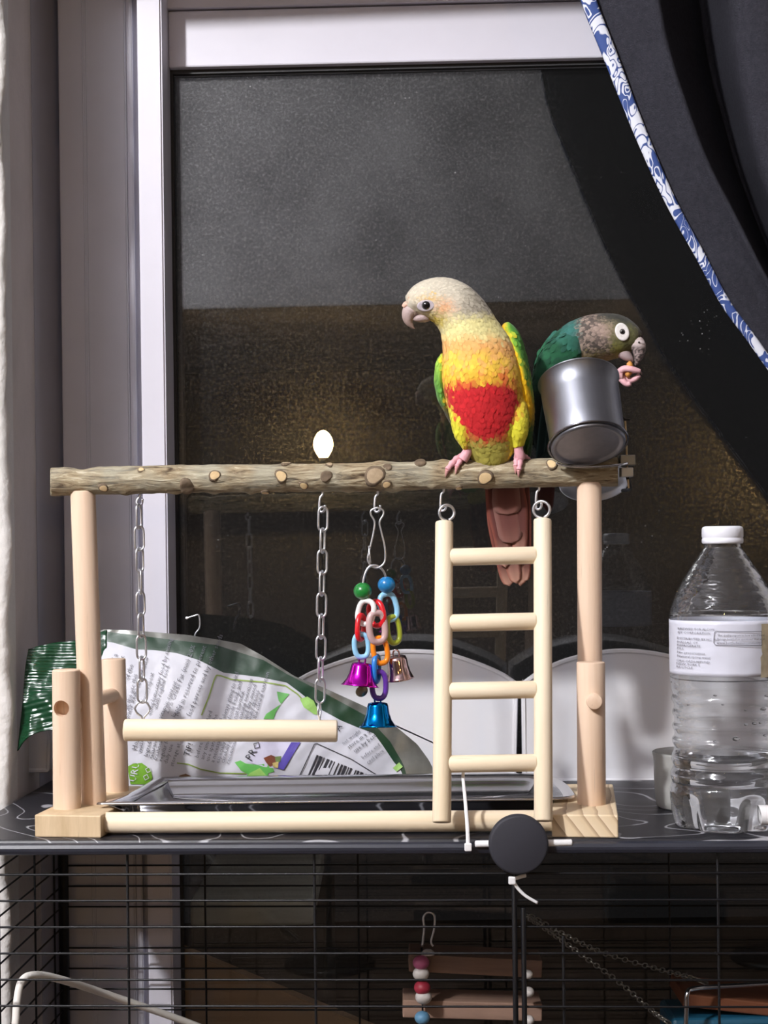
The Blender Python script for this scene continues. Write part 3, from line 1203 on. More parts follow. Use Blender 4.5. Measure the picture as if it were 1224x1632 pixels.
bell(577, 1057, 1093, 32, 61, -8, (214, 30, 200), 6, -4)
bell(632, 1046, 1083, 30, 46, 14, (214, 184, 186), -8, 6)
bell(602, 1120, 1158, 32, 60, -2, (10, 128, 205), 0, -4)
ck = lathe_me('clapper', [(0.5 * S, 0), (9 * S, 0.6 * S), (10 * S, 1.6 * S), (9 * S, 2.6 * S), (0.5 * S, 3 * S)], 24)
obj('clapper', ck, mat('brass_clapper', (150, 140, 120), rough=0.4, metal=0.9), toy, align(tp(576, 1101, -8), tp(576.3, 1101.5, -9)))
obj('clapper_wire', tube_me('clapper_wire', [tp(576, 1065, -8), tp(576, 1092, -7)], 0.8 * S, 6), M['wire'], toy)

# ==================================================================================================
# STEEL TRAY
# ==================================================================================================
tray = thing('metal_tray', (-0.03, 1.04, ZB), 'shallow shiny stainless steel tray resting on the base of the stand', 'tray')
outl = [(-0.187, 0.990), (-0.13, 0.989), (-0.03, 0.9885), (0.07, 0.9875), (0.108, 0.988), (0.1205, 0.995), (0.1225, 1.02), (0.1215, 1.05), (0.116, 1.08), (0.100, 1.0955), (0.03, 1.098), (-0.07, 1.098), (-0.150, 1.098), (-0.1635, 1.090), (-0.1675, 1.07),
        (-0.1700, 1.045), (-0.1755, 1.015)]
ol = [Vector((x, y, 0)) for x, y in crom(outl + [outl[0]], 140)[:-1]]


def inset(pl, d):
    n = len(pl)
    out = []
    for i in range(n):
        t = (pl[(i + 1) % n] - pl[i - 1]).normalized()
        out.append(pl[i] + Vector((-t.y, t.x, 0)) * d)
    return out


def tray_me():
    zr = ZB + 0.0026
    levels = [(0.0006, zr - 0.0012), (-0.0004, zr - 0.0002), (0.0, zr + 0.0009), (0.0012, zr + 0.0014), (0.004, zr + 0.0010), (0.0068, zr), (0.010, zr - 0.004), (0.0135, zr - 0.0085), (0.0165, zr - 0.0105), (0.020, zr - 0.011)]
    vs, fs = [], []
    n = len(ol)
    cx = sum((p for p in ol), Vector()) / n
    for d, z in levels:
        for p in inset(ol, d):
            if z < zr - 0.001:
                p.x = max(min(p.x, 0.0990 + 0.115 * (p.y - 0.9457) - 0.003), -0.1747 + 0.14 * (p.y - 0.9665) + 0.0025)
            vs.append(Vector((p.x, p.y, z)))
    for q in (0.75, 0.4):
        for p in inset(ol, 0.020):
            p.x = max(min(p.x, 0.0990 + 0.115 * (p.y - 0.9457) - 0.003), -0.1747 + 0.14 * (p.y - 0.9665) + 0.0025)
            c = cx + (p - cx) * q
            vs.append(Vector((c.x, c.y, zr - 0.011 - 0.0002)))
    L = len(levels) + 2
    for i in range(L - 1):
        for k in range(n):
            k2 = (k + 1) % n
            fs.append((i * n + k, i * n + k2, (i + 1) * n + k2, (i + 1) * n + k))
    fs.append(tuple(range((L - 1) * n, L * n)))
    me = me_from('tray_pan', vs, fs)
    return evaluated(me, [('SOLIDIFY', {'thickness': 0.0006, 'offset': -1.0})])


obj('tray_pan', tray_me(), M['steel'], tray)

# ==================================================================================================
# STEEL CUP on a clamp
# ==================================================================================================
cup = thing('feeding_cup', PW(938, 742, -10), 'tilted stainless steel feeding cup clamped to the right end of the branch', 'cup')
CUPW = -70
cb = PW(938, 712, CUPW)
cr_ = PW(922, 608, CUPW + 60)
axis = (cr_ - cb).normalized()
Lc = (cr_ - cb).length
Rb, Rt = 58.5 * S, 62 * S
prof = [(0.2 * S, 4 * S), (Rb * 0.80, 4 * S), (Rb * 0.86, 3 * S), (Rb * 0.90, 0.2 * S), (Rb * 0.95, 0), (Rb * 0.985, 1.2 * S), (Rb, 4 * S), (Rb * 1.01, Lc * 0.3), (Rt * 0.985, Lc * 0.7), (Rt, Lc - 3 * S), (Rt + 2.2 * S, Lc - 2 * S),
        (Rt + 2.8 * S, Lc - 0.5 * S), (Rt + 1.6 * S, Lc + 0.6 * S), (Rt - 1.0 * S, Lc - 1 * S), (Rb * 0.98, Lc * 0.3), (Rb * 0.9, 6 * S), (0.2 * S, 6 * S)]
obj('cup_body', lathe_me('cup_body', prof, 72), M['brushed'], cup, align(cb, cr_))
# holder ring round the foot of the cup, clamp arm, bolt bracket, lower plate
hr = ring_me('holder_ring', 61.5 * S, 1.9 * S, 60)
obj('holder_ring', hr, mat('dark_steel', (120, 120, 126), rough=0.25, metal=1.0), cup, align(cb + axis * 0.0025, cr_) @ Matrix.Rotation(PI / 2, 4, 'X'))
obj('holder_wire', tube_me('holder_wire', spts([PW(886, 738, -24), PW(905, 743, -27), (PW(945, 744, -27)), PW(985, 741, -26), PW(1000, 738, -10)], 24), 2.0 * S, 8), M['steel'], cup)
obj('clamp_block', sharp(box_me('clamp_block', 24 * S, 24 * S, 17 * S, 0.0006)), mat('grey_zinc', (150, 152, 152), rough=0.45, metal=0.7), cup, Matrix.Translation(PW(999, 734, 8)))
obj('clamp_block', sharp(box_me('clamp_block', 19 * S, 26 * S, 15 * S, 0.0006)), mat('pale_zinc', (192, 194, 194), rough=0.45, metal=0.6), cup, Matrix.Translation(PW(998, 753, 6)))
obj('clamp_bolt', tube_me('clamp_bolt', [PW(996.5, 671, 12), PW(998, 700, 12), PW(999, 740, 10), PW(1002, 778, 10)], 1.5 * S, 8), M['cut'], cup)
obj('bolt_head', tube_me('bolt_head', spts([PW(990, 664, 12), PW(996, 668, 12), PW(1004, 669, 12)], 8), 1.6 * S, 8), M['black'], cup)
dishc = PW(947, 768, 84)
dn = Vector((0.02, -0.50, -0.86)).normalized()
prof = [(0.5 * S, 3 * S), (44 * S, 3 * S), (52 * S, 1 * S), (55 * S, -2 * S), (57.5 * S, -2.5 * S), (58.5 * S, -1 * S), (57 * S, 2 * S), (50 * S, 6 * S), (0.5 * S, 7 * S)]
# opens away from the viewer: plate axis points up and back
obj('clamp_plate', lathe_me('clamp_plate', prof, 56), mat('plate_steel', (202, 204, 210), rough=0.3, metal=0.85), cup, align(dishc, dishc - dn))
obj('clamp_arm', tube_me('clamp_arm', spts([PW(1000, 760, 8), PW(1004, 775, 30), PW(1003, 780, 60), PW(992, 782, 88)], 14), 3 * S, 8), M['black'], cup)

# ==================================================================================================
# WHITE TRAYS standing on edge behind the stand
# ==================================================================================================
def arch_bin(top, u0, u1, vbot, Y, depth, label, taper=0.0, right_pts=None):
    n = 36
    tp_ = crom(top, n)
    ol_ = [(u, v) for u, v in tp_] + (right_pts or []) + [(u1 - taper, vbot - 5), (u1 - taper - 5, vbot), (u0 + taper + 5, vbot), (u0 + taper, vbot - 5)]
    pts = [P(u, v, Y) for u, v in ol_]
    N = len(pts)
    c = sum(pts, Vector()) / N

    def ins(d):
        out = []
        for i in range(N):
            t = (pts[(i + 1) % N] - pts[i - 1])
            t.y = 0
            t.normalize()
            nn = Vector((t.z, 0, -t.x))
            if nn.dot(c - pts[i]) < 0:
                nn = -nn
            out.append(pts[i] + nn * d)
        return out
    rings = [[p + Vector((0, depth, 0)) for p in ins(0.004)], [p + Vector((0, 0.004, 0)) for p in pts], [p + Vector((0, 0.0012, 0)) for p in pts], [p + Vector((0, 0, 0)) for p in ins(0.0008)], [p + Vector((0, 0, 0)) for p in ins(0.0026)],
             [p + Vector((0, 0.0010, 0)) for p in ins(0.0032)], [p + Vector((0, 0.0012, 0)) for p in ins(0.0042)]]
    vs, fs = [], []
    for r in rings:
        vs += r
    L = len(rings)
    for i in range(L - 1):
        for k in range(N):
            k2 = (k + 1) % N
            fs.append((i * N + k, i * N + k2, (i + 1) * N + k2, (i + 1) * N + k))
    fs.append(tuple(range((L - 1) * N, L * N)))
    me = me_from('white_tray', vs, fs)
    bm = bmesh.new()
    bm.from_mesh(me)
    bmesh.ops.recalc_face_normals(bm, faces=bm.faces)
    bmesh.ops.triangulate(bm, faces=[f for f in bm.faces if len(f.verts) > 4])
    bm.to_mesh(me)
    bm.free()
    sharp(me, 50)
    me = evaluated(me, [('SOLIDIFY', {'thickness': 0.0014, 'offset': -1.0})])
    sharp(me, 50)
    o = obj('plastic_tray', me, M['white'])
    return tag(o, label, 'tray', 'white plastic trays behind the stand')


arch_bin([(470, 1084), (500, 1068), (560, 1047), (620, 1037), (660, 1035), (710, 1039), (760, 1054), (800, 1071), (826, 1088)], 470, 826, 1247, 1.1795, 0.034, 'white arched plastic tray standing on edge behind the ladder', 3)
arch_bin([(831, 1088), (860, 1068), (900, 1050), (950, 1038), (1000, 1034), (1060, 1041), (1130, 1060), (1210, 1078), (1290, 1100)], 831, 1290, 1248, 1.172, 0.034, 'white arched plastic tray standing on edge behind the right post', 2)
arch_bin([(-260, 1130), (-200, 1100), (-130, 1088), (-60, 1092), (0, 1104), (50, 1108), (86, 1102)], -260, 86, 1232, 1.19, 0.03, 'white plastic tray at the far left beyond the green end of the bag', 6)

# ==================================================================================================
# FOOD BAG
# ==================================================================================================
bag = thing('food_bag', P(360, 1265, 1.115), 'crumpled green and white bird food pouch lying behind the swing', 'bag')


def bagY(u, v):
    t = (v - 1010) / 260.0
    y = 1.150 - 0.030 * t
    c = ((u - 360) / 330.0)
    y -= 0.018 * max(0, 1 - c * c) * math.sin(PI * min(1, max(0, t * 0.8 + 0.15)))
    # folds
    y += 0.0018 * nz((u, v), 0.018, 2) + 0.0007 * nz((u, v), 0.05, 7) + 0.0016 * abs(nz((u * 0.6 + v * 0.8, v * 0.2), 0.03, 12))
    return max(y, 1.1005)


def pl(tab, u):
    if u <= tab[0][0]:
        return tab[0][1]
    for (a, va), (b, vb) in zip(tab, tab[1:]):
        if u <= b:
            return va + (vb - va) * (u - a) / (b - a)
    return tab[-1][1]


BB = 1266
film_t = [(130, 1019), (165, 1003), (215, 1005), (300, 1012), (345, 1019), (384, 1026), (420, 1046), (470, 1078), (516, 1096), (584, 1127), (630, 1157), (665, 1186), (684, 1212), (690, 1225)]
green_t = [(130, 1022), (165, 1006), (180, 1008), (254, 1017), (345, 1028), (420, 1052), (457, 1074), (516, 1104), (584, 1141), (622, 1182), (643, 1218), (652, 1250), (656, BB)]
white_t = [(130, 1030), (165, 1022), (180, 1024), (217, 1035), (245, 1036), (282, 1041), (317, 1052), (356, 1072), (413, 1079), (457, 1088), (481, 1106), (508, 1129), (543, 1148), (569, 1159), (596, 1169), (610, 1188), (628, 1215), (640, 1228), (648, BB)]
M['bag_white'] = mat('bag_white', (196, 197, 207), rough=0.5, spec=0.4, bump=0.15, bscale=45)
M['bag_green'] = mat('bag_green', (18, 54, 33), rough=0.42, noise_amt=0.25, nscale=30, bump=0.3, bscale=50)
M['bag_seal'] = mat('bag_seal', (18, 60, 36), rough=0.22, noise_amt=0.15, nscale=12)
M['bag_film'] = mat('bag_film', (116, 117, 112), rough=0.3, metal=0.25, noise_amt=0.5, nscale=26, stretch=(1, 1, 1))
M['bag_back'] = mat('bag_back', (96, 100, 96), rough=0.45, noise_amt=0.2)


def strip(name, ft, fb, u0, u1, nu, nv, m, off=0.0, lbl=None, back=False):
    vs, fs = [], []
    for i in range(nu + 1):
        u = u0 + (u1 - u0) * i / nu
        a, b = ft(u), fb(u)
        for j in range(nv + 1):
            v = a + (b - a) * j / nv
            y = bagY(u, v) + off
            if back:
                y = bagY(u, v) + 0.001 + 0.026 * math.sin(PI * j / nv) * math.sin(PI * min(1, max(0.0, (i / nu)))) ** 0.5
                y = min(y, 1.168)
            vs.append(P(u, v, y))
    for i in range(nu):
        for j in range(nv):
            k = i * (nv + 1) + j
            fs.append((k, k + 1, k + nv + 2, k + nv + 1))
    o = obj(name, me_from(name, vs, fs), m, bag)
    if lbl:
        o['label'] = lbl
    return o


strip('white_panel', lambda u: pl(white_t, u), lambda u: BB, 132, 648, 150, 60, M['bag_white'], lbl='white printed panel')
strip('green_border', lambda u: pl(green_t, u), lambda u: pl(white_t, u) if u < 648 else BB, 132, 655, 140, 8, M['bag_green'], lbl='dark green border')
strip('film_edge', lambda u: pl(film_t, u), lambda u: pl(green_t, u) if u < 655 else BB, 132, 689, 150, 8, M['bag_film'], lbl='grey clear film edge')
strip('bag_back', lambda u: pl(film_t, u), lambda u: BB, 132, 689, 60, 20, M['bag_back'], back=True)


def seal():
    Lc_ = [(45, 1035), (41, 1060), (38, 1090), (36, 1118), (33, 1150), (28, 1197)]
    Tc = [(45, 1035), (70, 1028), (92, 1024), (130, 1019), (170, 1004)]
    Bc = [(28, 1197), (44, 1176), (75, 1164), (120, 1166), (172, 1170)]
    nu, nv = 40, 130
    vs, fs = [], []
    T, B, Lf = crom(Tc, nu + 1), crom(Bc, nu + 1), crom(Lc_, nv + 1)
    for i in range(nu + 1):
        s = i / nu
        for j in range(nv + 1):
            t = j / nv
            u = T[i][0] * (1 - t) + B[i][0] * t + (1 - s) * (Lf[j][0] - (Lc_[0][0] * (1 - t) + Lc_[-1][0] * t))
            v = T[i][1] * (1 - t) + B[i][1] * t + (1 - s) * (Lf[j][1] - (Lc_[0][1] * (1 - t) + Lc_[-1][1] * t))
            y = 1.142 - 0.022 * t + 0.004 * nz((u, v), 0.03, 3) + 0.0003 * nz((u, v), 0.14, 5)
            rid = 0.00028 * math.cos(v * 2 * PI / 5.2) * (1 - sstep(0.65, 0.95, s)) * (1 - sstep(0.5, 0.7, t))
            rid2 = 0.0002 * math.cos((v + 0.25 * u) * 2 * PI / 9) * sstep(0.5, 0.7, t) * (1 - sstep(0.6, 0.9, s))
            y += rid + rid2 + 0.02 * max(0, 0.25 - s) * sstep(0.5, 1, t)
            vs.append(P(u, v, y - 0.002 + 0.004 * s))
    for i in range(nu):
        for j in range(nv):
            k = i * (nv + 1) + j
            fs.append((k, k + 1, k + nv + 2, k + nv + 1))
    me = evaluated(me_from('sealed_end', vs, fs), [('SOLIDIFY', {'thickness': 0.0008, 'offset': 0.0})])
    o = obj('sealed_end', me, M['bag_seal'], bag)
    o['label'] = 'glossy dark green crimped end'


seal()


# flat print on the bag ------------------------------------------------------------------
def decal(name, polys, m, off=0.0006, parent=None, sub=2):
    bm = bmesh.new()
    for pg in polys:
        vs = [bm.verts.new((u, v, 0)) for u, v in pg]
        try:
            bm.faces.new(vs)
        except ValueError:
            pass
    bmesh.ops.triangulate(bm, faces=bm.faces)
    big = [e for e in bm.edges if e.calc_length() > 14]
    if big and sub:
        bmesh.ops.subdivide_edges(bm, edges=big, cuts=sub, use_grid_fill=True)
        bmesh.ops.triangulate(bm, faces=bm.faces)
    for v in bm.verts:
        u_, v_ = v.co.x, v.co.y
        v.co = P(u_, v_, bagY(u_, v_) - off)
    me = bpy.data.meshes.new(name)
    bm.to_mesh(me)
    bm.free()
    return obj(name, me, m, parent or bag)


def line_polys(pts, w):
    out = []
    for (a, b), (c, d) in zip(pts, pts[1:]):
        L = math.hypot(c - a, d - b) or 1
        nx, ny = -(d - b) / L * w / 2, (c - a) / L * w / 2
        n = max(1, int(L / 10))
        for k in range(n):
            t0, t1 = k / n, (k + 1) / n
            x0, y0, x1, y1 = a + (c - a) * t0, b + (d - b) * t0, a + (c - a) * t1, b + (d - b) * t1
            out.append([(x0 + nx, y0 + ny), (x1 + nx, y1 + ny), (x1 - nx, y1 - ny), (x0 - nx, y0 - ny)])
    return out


M['ink'] = mat('grey_ink', (98, 98, 108), rough=0.5)
M['ink_dark'] = mat('black_ink', (44, 44, 52), rough=0.5)
M['leaf'] = mat('leaf_print', (98, 178, 88), rough=0.4, noise_amt=0.3, nscale=60)
M['leaf_light'] = mat('leaf_print_light', (150, 196, 104), rough=0.4, noise_amt=0.3, nscale=60)
M['olive_line'] = mat('green_line_print', (134, 158, 74), rough=0.45)
M['violet_print'] = mat('violet_print', (84, 72, 160), rough=0.4)
M['lilac_print'] = mat('lilac_print', (206, 204, 226), rough=0.4, noise_amt=0.1, nscale=90)
M['lime_label'] = mat('lime_label', (110, 160, 50), rough=0.35, noise_amt=0.35, nscale=50)
decal('printed_frame', line_polys([(321, 1140), (333, 1110), (341, 1084), (345, 1076), (352, 1077), (370, 1083), (420, 1087), (455, 1093), (474, 1106), (484, 1117)], 2.2), M['olive_line'])
decal('printed_frame', line_polys([(282, 1216), (300, 1218), (320, 1226), (350, 1232), (392, 1233)], 1.8), M['olive_line'])
decal('printed_leaf', [[(374, 1215), (383, 1212), (392, 1217), (410, 1219), (432, 1216), (437, 1230), (428, 1232), (424, 1246), (386, 1246), (395, 1234), (384, 1228)]], M['leaf'])
decal('printed_leaf', [[(398, 1232), (414, 1224), (428, 1240), (424, 1250), (384, 1250)]], M['leaf_light'], 0.0009)
decal('printed_leaf', [[(441, 1102), (461, 1106), (448, 1122), (444, 1117)]], M['leaf'])
decal('printed_leaf', [[(448, 1122), (440, 1134), (436, 1146), (420, 1146), (424, 1138), (434, 1136)]], M['leaf'])
decal('printed_leaf', [[(478, 1114), (490, 1110), (500, 1117), (500, 1128), (510, 1140), (500, 1138), (484, 1127)]], M['leaf_light'])
decal('printed_leaf', [[(626, 1224), (636, 1215), (642, 1222), (632, 1230)]], M['leaf_light'], 0.001)
decal('printed_card', [[(393, 1214), (414, 1180), (478, 1180), (446, 1226), (420, 1222)]], M['lilac_print'])
decal('printed_card_edge', [[(464, 1183), (479, 1183), (452, 1227), (440, 1224)]], M['violet_print'], 0.0010)
decal('printed_bird', [[(420, 1208), (432, 1203), (441, 1207), (440, 1218), (430, 1222), (424, 1215)]], mat('brown_print', (128, 70, 50), rough=0.4, noise_amt=0.4, nscale=200), 0.0011)
decal('printed_bird', [[(438, 1206), (448, 1205), (447, 1214), (440, 1216)]], mat('green_print', (106, 130, 70), rough=0.4, noise_amt=0.4, nscale=200), 0.0012)
decal('printed_bird', [[(434, 1216), (444, 1214), (443, 1224), (436, 1223)]], mat('sand_print', (200, 180, 110), rough=0.4, noise_amt=0.4, nscale=200), 0.0013)
decal('lime_label', [[(203, 1222), (212, 1217), (226, 1216), (240, 1226), (243, 1240), (236, 1250), (208, 1250)]], M['lime_label'])
decal('food_window', [[(278, 1250), (286, 1236), (296, 1233), (318, 1243), (324, 1250)]], mat('seed_window', (110, 86, 66), rough=0.35, noise_amt=0.6, nscale=140))


def bar_code():
    o0, ux, uy = (486, 1246), (1.0, 0.40), (0.40, -0.92)   # along the row of bars / along a bar
    ux = (0.93, 0.36)
    widths = [2, 1, 3, 1, 1, 2, 3, 1, 2, 1, 1, 3, 1, 2, 2, 1, 3, 1, 1, 1, 2, 3, 1, 1, 2, 1, 3, 2, 1, 1, 2, 1, 3, 1]
    x = 0
    ps = []
    for k, w in enumerate(widths):
        if k % 2 == 0:
            a = (o0[0] + ux[0] * x, o0[1] + ux[1] * x - 0)
            b = (a[0] + ux[0] * w * 1.6, a[1] + ux[1] * w * 1.6)
            h = 47
            q = [a, b, (b[0] + uy[0] * h, b[1] + uy[1] * h), (a[0] + uy[0] * h, a[1] + uy[1] * h)]
            ps.append(q)
        x += w * 1.75
    return ps


decal('bar_code', bar_code(), M['ink_dark'], 0.0008, sub=0)
decal('bar_code_frame', line_polys([(473, 1246), (501, 1186), (505, 1185), (560, 1210), (602, 1236), (592, 1250)], 1.4), M['ink_dark'], 0.0008)

TEXTS = [  # text, u, v, angle deg (counter-clockwise on the photo), height px, dark
    ('of a', 183, 1058, 74, 8, 0), ('diet', 194, 1062, 74, 8, 0), ('of the', 205, 1084, 74, 8, 0),
    ('in the use this', 205, 1130, 76, 7.5, 0), ('water intake then fresh', 205, 1146, 73, 7.5, 0), ('to feed their', 222, 1096, 73, 7.5, 0), ('must repeat', 231, 1120, 73, 7.5, 0),
    ('complementary food by mixing', 240, 1140, 74, 7.5, 0), ('with regular food.', 250, 1130, 74, 7.5, 0),
    ('2.0% Crude Fat (min) 2.0%', 268, 1138, 68, 8, 0), ('vitamin content', 258, 1146, 68, 7.5, 0), ('feed in reserved to prevent', 284, 1142, 68, 8, 0), ('kept', 279, 1144, 66, 7.5, 0),
    ('feed parrots and by other seeds', 303, 1142, 68, 8, 0),
    ('How', 217, 1196, 78, 8, 1), ('with a', 225, 1200, 78, 8, 0), ('Ingredients', 235, 1206, 76, 7, 1), ('Guaranteed', 243, 1210, 76, 7, 1), ('freshness', 250, 1212, 74, 7, 0), ('regular food', 258, 1214, 72, 7, 0),
    ('daily use', 266, 1218, 72, 7, 0), ('storage at a', 276, 1222, 72, 7, 0),
    ('TIP!', 301, 1206, 72, 10, 1),
    ('before giving to bird', 316, 1208, 73, 7, 0), ('any time, and in the', 325, 1211, 73, 7, 0), ('use sparingly foods', 333, 1214, 73, 7, 0), ('a necessary treat', 341, 1216, 73, 7, 0), ('especially natural', 349, 1217, 73, 7, 0),
    ('carefully they', 357, 1217, 73, 7, 0), ('recommended', 365, 1218, 73, 7, 0),
    ('always giving to bird', 359, 1146, 74, 7, 0), ('foods being, and', 368, 1146, 74, 7, 0), ('not harmful,', 377, 1146, 74, 7, 0), ('natural nutritious', 385, 1146, 74, 7, 0), ('and dry, mixed', 393, 1146, 74, 7, 0), ('baby species', 400, 1146, 74, 7, 0), ('the natural nutrition', 408, 1146, 74, 7, 0),
    ('PROVE', 400, 1214, 58, 13, 1),
    ('net weight', 547, 1187, 36, 6, 0), ('store in a dry', 556, 1194, 38, 7, 1), ('use by best', 566, 1200, 38, 7, 1), ('before end', 578, 1210, 38, 6, 0), ('cool place', 586, 1218, 38, 6, 0),
    ('A', 541, 1166, 60, 11, 1),
    ('URU', 216, 1247, 78, 12, 2), ('OO', 236, 1246, 74, 11, 2),
]


def text_mesh(name, items, m, mapper, parent):
    obs = []
    for txt, u, v, ang, h in items:
        cu = bpy.data.curves.new('t', 'FONT')
        cu.body = txt
        cu.size = h * 1.35
        cu.resolution_u = 1
        ob = bpy.data.objects.new('t', cu)
        COL.objects.link(ob)
        obs.append((ob, cu, u, v, ang))
    dg = bpy.context.evaluated_depsgraph_get()
    dg.update()
    bm = bmesh.new()
    for ob, cu, u, v, ang in obs:
        me = bpy.data.meshes.new_from_object(ob.evaluated_get(dg))
        a = math.radians(ang)
        c, s = math.cos(a), math.sin(a)
        for q in me.vertices:
            x, y = q.co.x, q.co.y
            q.co = mapper(u + x * c - y * s, v - x * s - y * c)
        bm.from_mesh(me)
        bpy.data.meshes.remove(me)
        bpy.data.objects.remove(ob)
        bpy.data.curves.remove(cu)
    r = bpy.data.meshes.new(name)
    bm.to_mesh(r)
    bm.free()
    return obj(name, r, m, parent)


bm_map = lambda u, v: P(u, v, bagY(u, v) - 0.0014)
for lv, mm in ((0, 'ink'), (1, 'ink_dark'), (2, 'bag_white')):
    text_mesh('printed_text', [t[:5] for t in TEXTS if t[5] == lv], M[mm], bm_map, bag)['kind'] = 'stuff'

# bent wire added behind the bag, standing in for a clip's reflection
tw = thing('reflection_wire', P(308, 1012, 1.172), 'small shiny bent wire added behind the bag in place of the reflection of a clip', 'wire')
obj('reflection_wire_stem', tube_me('reflection_wire_stem', spts([P(308, 1030, 1.172), P(311, 1011, 1.172), (P(318, 1000, 1.172)), P(317, 981, 1.172), P(308, 982, 1.172), P(298, 985, 1.172)], 30), 1.6 * S, 8), M['wire'], tw)
obj('reflection_wire_tip', bpy.data.meshes.new('x') if False else lathe_me('reflection_wire_tip', [(0.3 * S, -3 * S), (2.6 * S, -1.6 * S), (3 * S, 0), (2.6 * S, 1.6 * S), (0.3 * S, 3 * S)], 14), M['tie'], tw, Matrix.Translation(P(298, 985, 1.172)))

# ==================================================================================================
# WATER BOTTLE, CUP, ROD END
# ==================================================================================================
YBt = 0.983
UB = 1154.5
bot = thing('water_bottle', Vector((P(UB, 1335, YBt).x, YBt, TZ)), 'half-full clear plastic water bottle with white cap and torn label', 'bottle')
bx = P(UB, 1100, YBt).x
zof = lambda v: P(UB, v, YBt).z
k_ = S * YBt
M['pet'] = clear_mat('clear_plastic', (246, 247, 248), base=0.035, rough=0.03, edge=0.9, haze=0.02, hazecol=(215, 215, 220), bump=0.8, bscale=70, stretch=(1, 1, 2.5))
PB = [(1338, 46), (1337.5, 58), (1333, 68), (1322, 77), (1305, 83), (1285, 86), (1262, 87.5), (1252, 86), (1246, 84), (1240, 85.5), (1232, 86.5), (1225, 83.5), (1219, 82), (1212, 84), (1204, 84.5), (1197, 81.5), (1190, 79.5), (1183, 82.5), (1177, 83), (1172, 79.5),
      (1165, 79), (1159, 82), (1154, 82), (1150, 78.8), (1143, 78.8), (1137, 82), (1132, 82), (1128, 79.5), (1121, 79.8), (1115, 83), (1110, 83), (1105, 81), (1098, 83), (1088, 84.5), (1078, 85), (1072, 84.6), (984, 84.6), (978, 84.8), (968, 82.5), (955, 78.5), (940, 72), (920, 61), (900, 48), (884, 37), (876, 32), (872, 29), (866, 28.5), (846, 28)]


def bprof():
    pts = crom(PB, 170)
    return [(r * k_, zof(v) - TZ) for v, r in pts]


def petal(r, z, a, i):
    q = 1 - sstep(0.004, 0.030, z)
    return r * (1 - 0.10 * q * max(0, math.cos(5 * a)) ** 2), max(z + q * 0.004 * max(0, math.cos(5 * a)), 0.0002)


obj('bottle_body', lathe_me('bottle_body', bprof(), 80, cap1=False, mod=petal), M['pet'], bot, Matrix.Translation((bx, YBt, TZ)))
wmat = bpy.data.materials.new('water')
wmat.use_nodes = True
b = wmat.node_tree.nodes['Principled BSDF']
b.inputs['Base Color'].default_value = (0.98, 0.985, 0.99, 1)
b.inputs['Transmission Weight'].default_value = 1.0
b.inputs['Roughness'].default_value = 0.0
b.inputs['IOR'].default_value = 1.33
wp = [(r - 0.0006, z + 0.0006) for r, z in bprof() if z < zof(1200) - TZ]
wp += [(wp[-1][0] * 0.97, wp[-1][1] + 0.0004), (wp[-1][0] * 0.5, wp[-1][1] + 0.0002)]
obj('water', lathe_me('water', wp, 80, mod=petal), wmat, bot, Matrix.Translation((bx, YBt, TZ)))
# droplets on the inside of the wall
for (u, v, r) in ((1123, 1172, 3.2), (1154, 1168, 6.5), (1170, 1146, 4), (1184, 1145, 4.5), (1200, 1124, 5), (1207, 1104, 3.5), (1124, 1101, 3), (1135, 1115, 2.5), (1170, 1124, 2.6), (1195, 1145, 3), (1088, 1118, 2.5), (1203, 1165, 3.5)):
    dx = (u - UB) * k_
    rr = 80.0 * k_
    if abs(dx) < rr:
        me = lathe_me('droplet', [(0.15 * r * k_, -0.5 * r * k_), (0.8 * r * k_, -0.3 * r * k_), (r * k_, 0), (0.7 * r * k_, 0.35 * r * k_), (0.15 * r * k_, 0.5 * r * k_)], 14)
        obj('droplet', me, wmat, bot, Matrix.Translation((bx + dx, YBt - math.sqrt(rr * rr - dx * dx) + 0.0008, zof(v))))
cp = [(2, 840), (27, 838.5), (30.5, 840), (32, 843), (32.3, 855), (31.5, 856.5), (31.5, 858), (32.5, 859), (32.5, 864), (31, 866.5), (29, 866.5)]
capm = lathe_me('cap', [(r * k_, zof(v) - zof(866)) for r, v in reversed(cp)], 72, mod=lambda r, z, a, i: (r * (1 + (0.012 * math.cos(36 * a) if 4 < i < 9 else 0)), z))
obj('cap', capm, mat('white_cap', (236, 238, 248), rough=0.4), bot, Matrix.Translation((bx, YBt, zof(866))))
# paper label wrapped right round
RL = 85.8 * k_


def cyl(u, v, off=0.0):
    s = max(-0.999, min(0.999, (u - UB) * k_ / (RL + off)))
    a = math.asin(s)
    return Vector((bx + (RL + off) * math.sin(a), YBt - (RL + off) * math.cos(a), zof(v)))


def label_me():
    vs, fs = [], []
    seg, nv = 96, 14
    for j in range(nv + 1):
        for k in range(seg):
            a = 2 * PI * k / seg
            wob = 0.25 * math.sin(3 * a)
            v = 986 + (1072 - 986) * j / nv + wob
            r = RL + 0.00035 * nz((math.cos(a) * 3, math.sin(a) * 3, v * 0.05), 1.5, 2)
            vs.append(Vector((bx + r * math.sin(a), YBt - r * math.cos(a), zof(v))))
    for j in range(nv):
        for k in range(seg):
            k2 = (k + 1) % seg
            fs.append((j * seg + k, j * seg + k2, (j + 1) * seg + k2, (j + 1) * seg + k))
    return evaluated(me_from('label', vs, fs), [('SOLIDIFY', {'thickness': 0.00015, 'offset': 1.0})])


obj('label', label_me(), mat('label_paper', (212, 214, 228), rough=0.42, bump=0.2, bscale=60), bot)


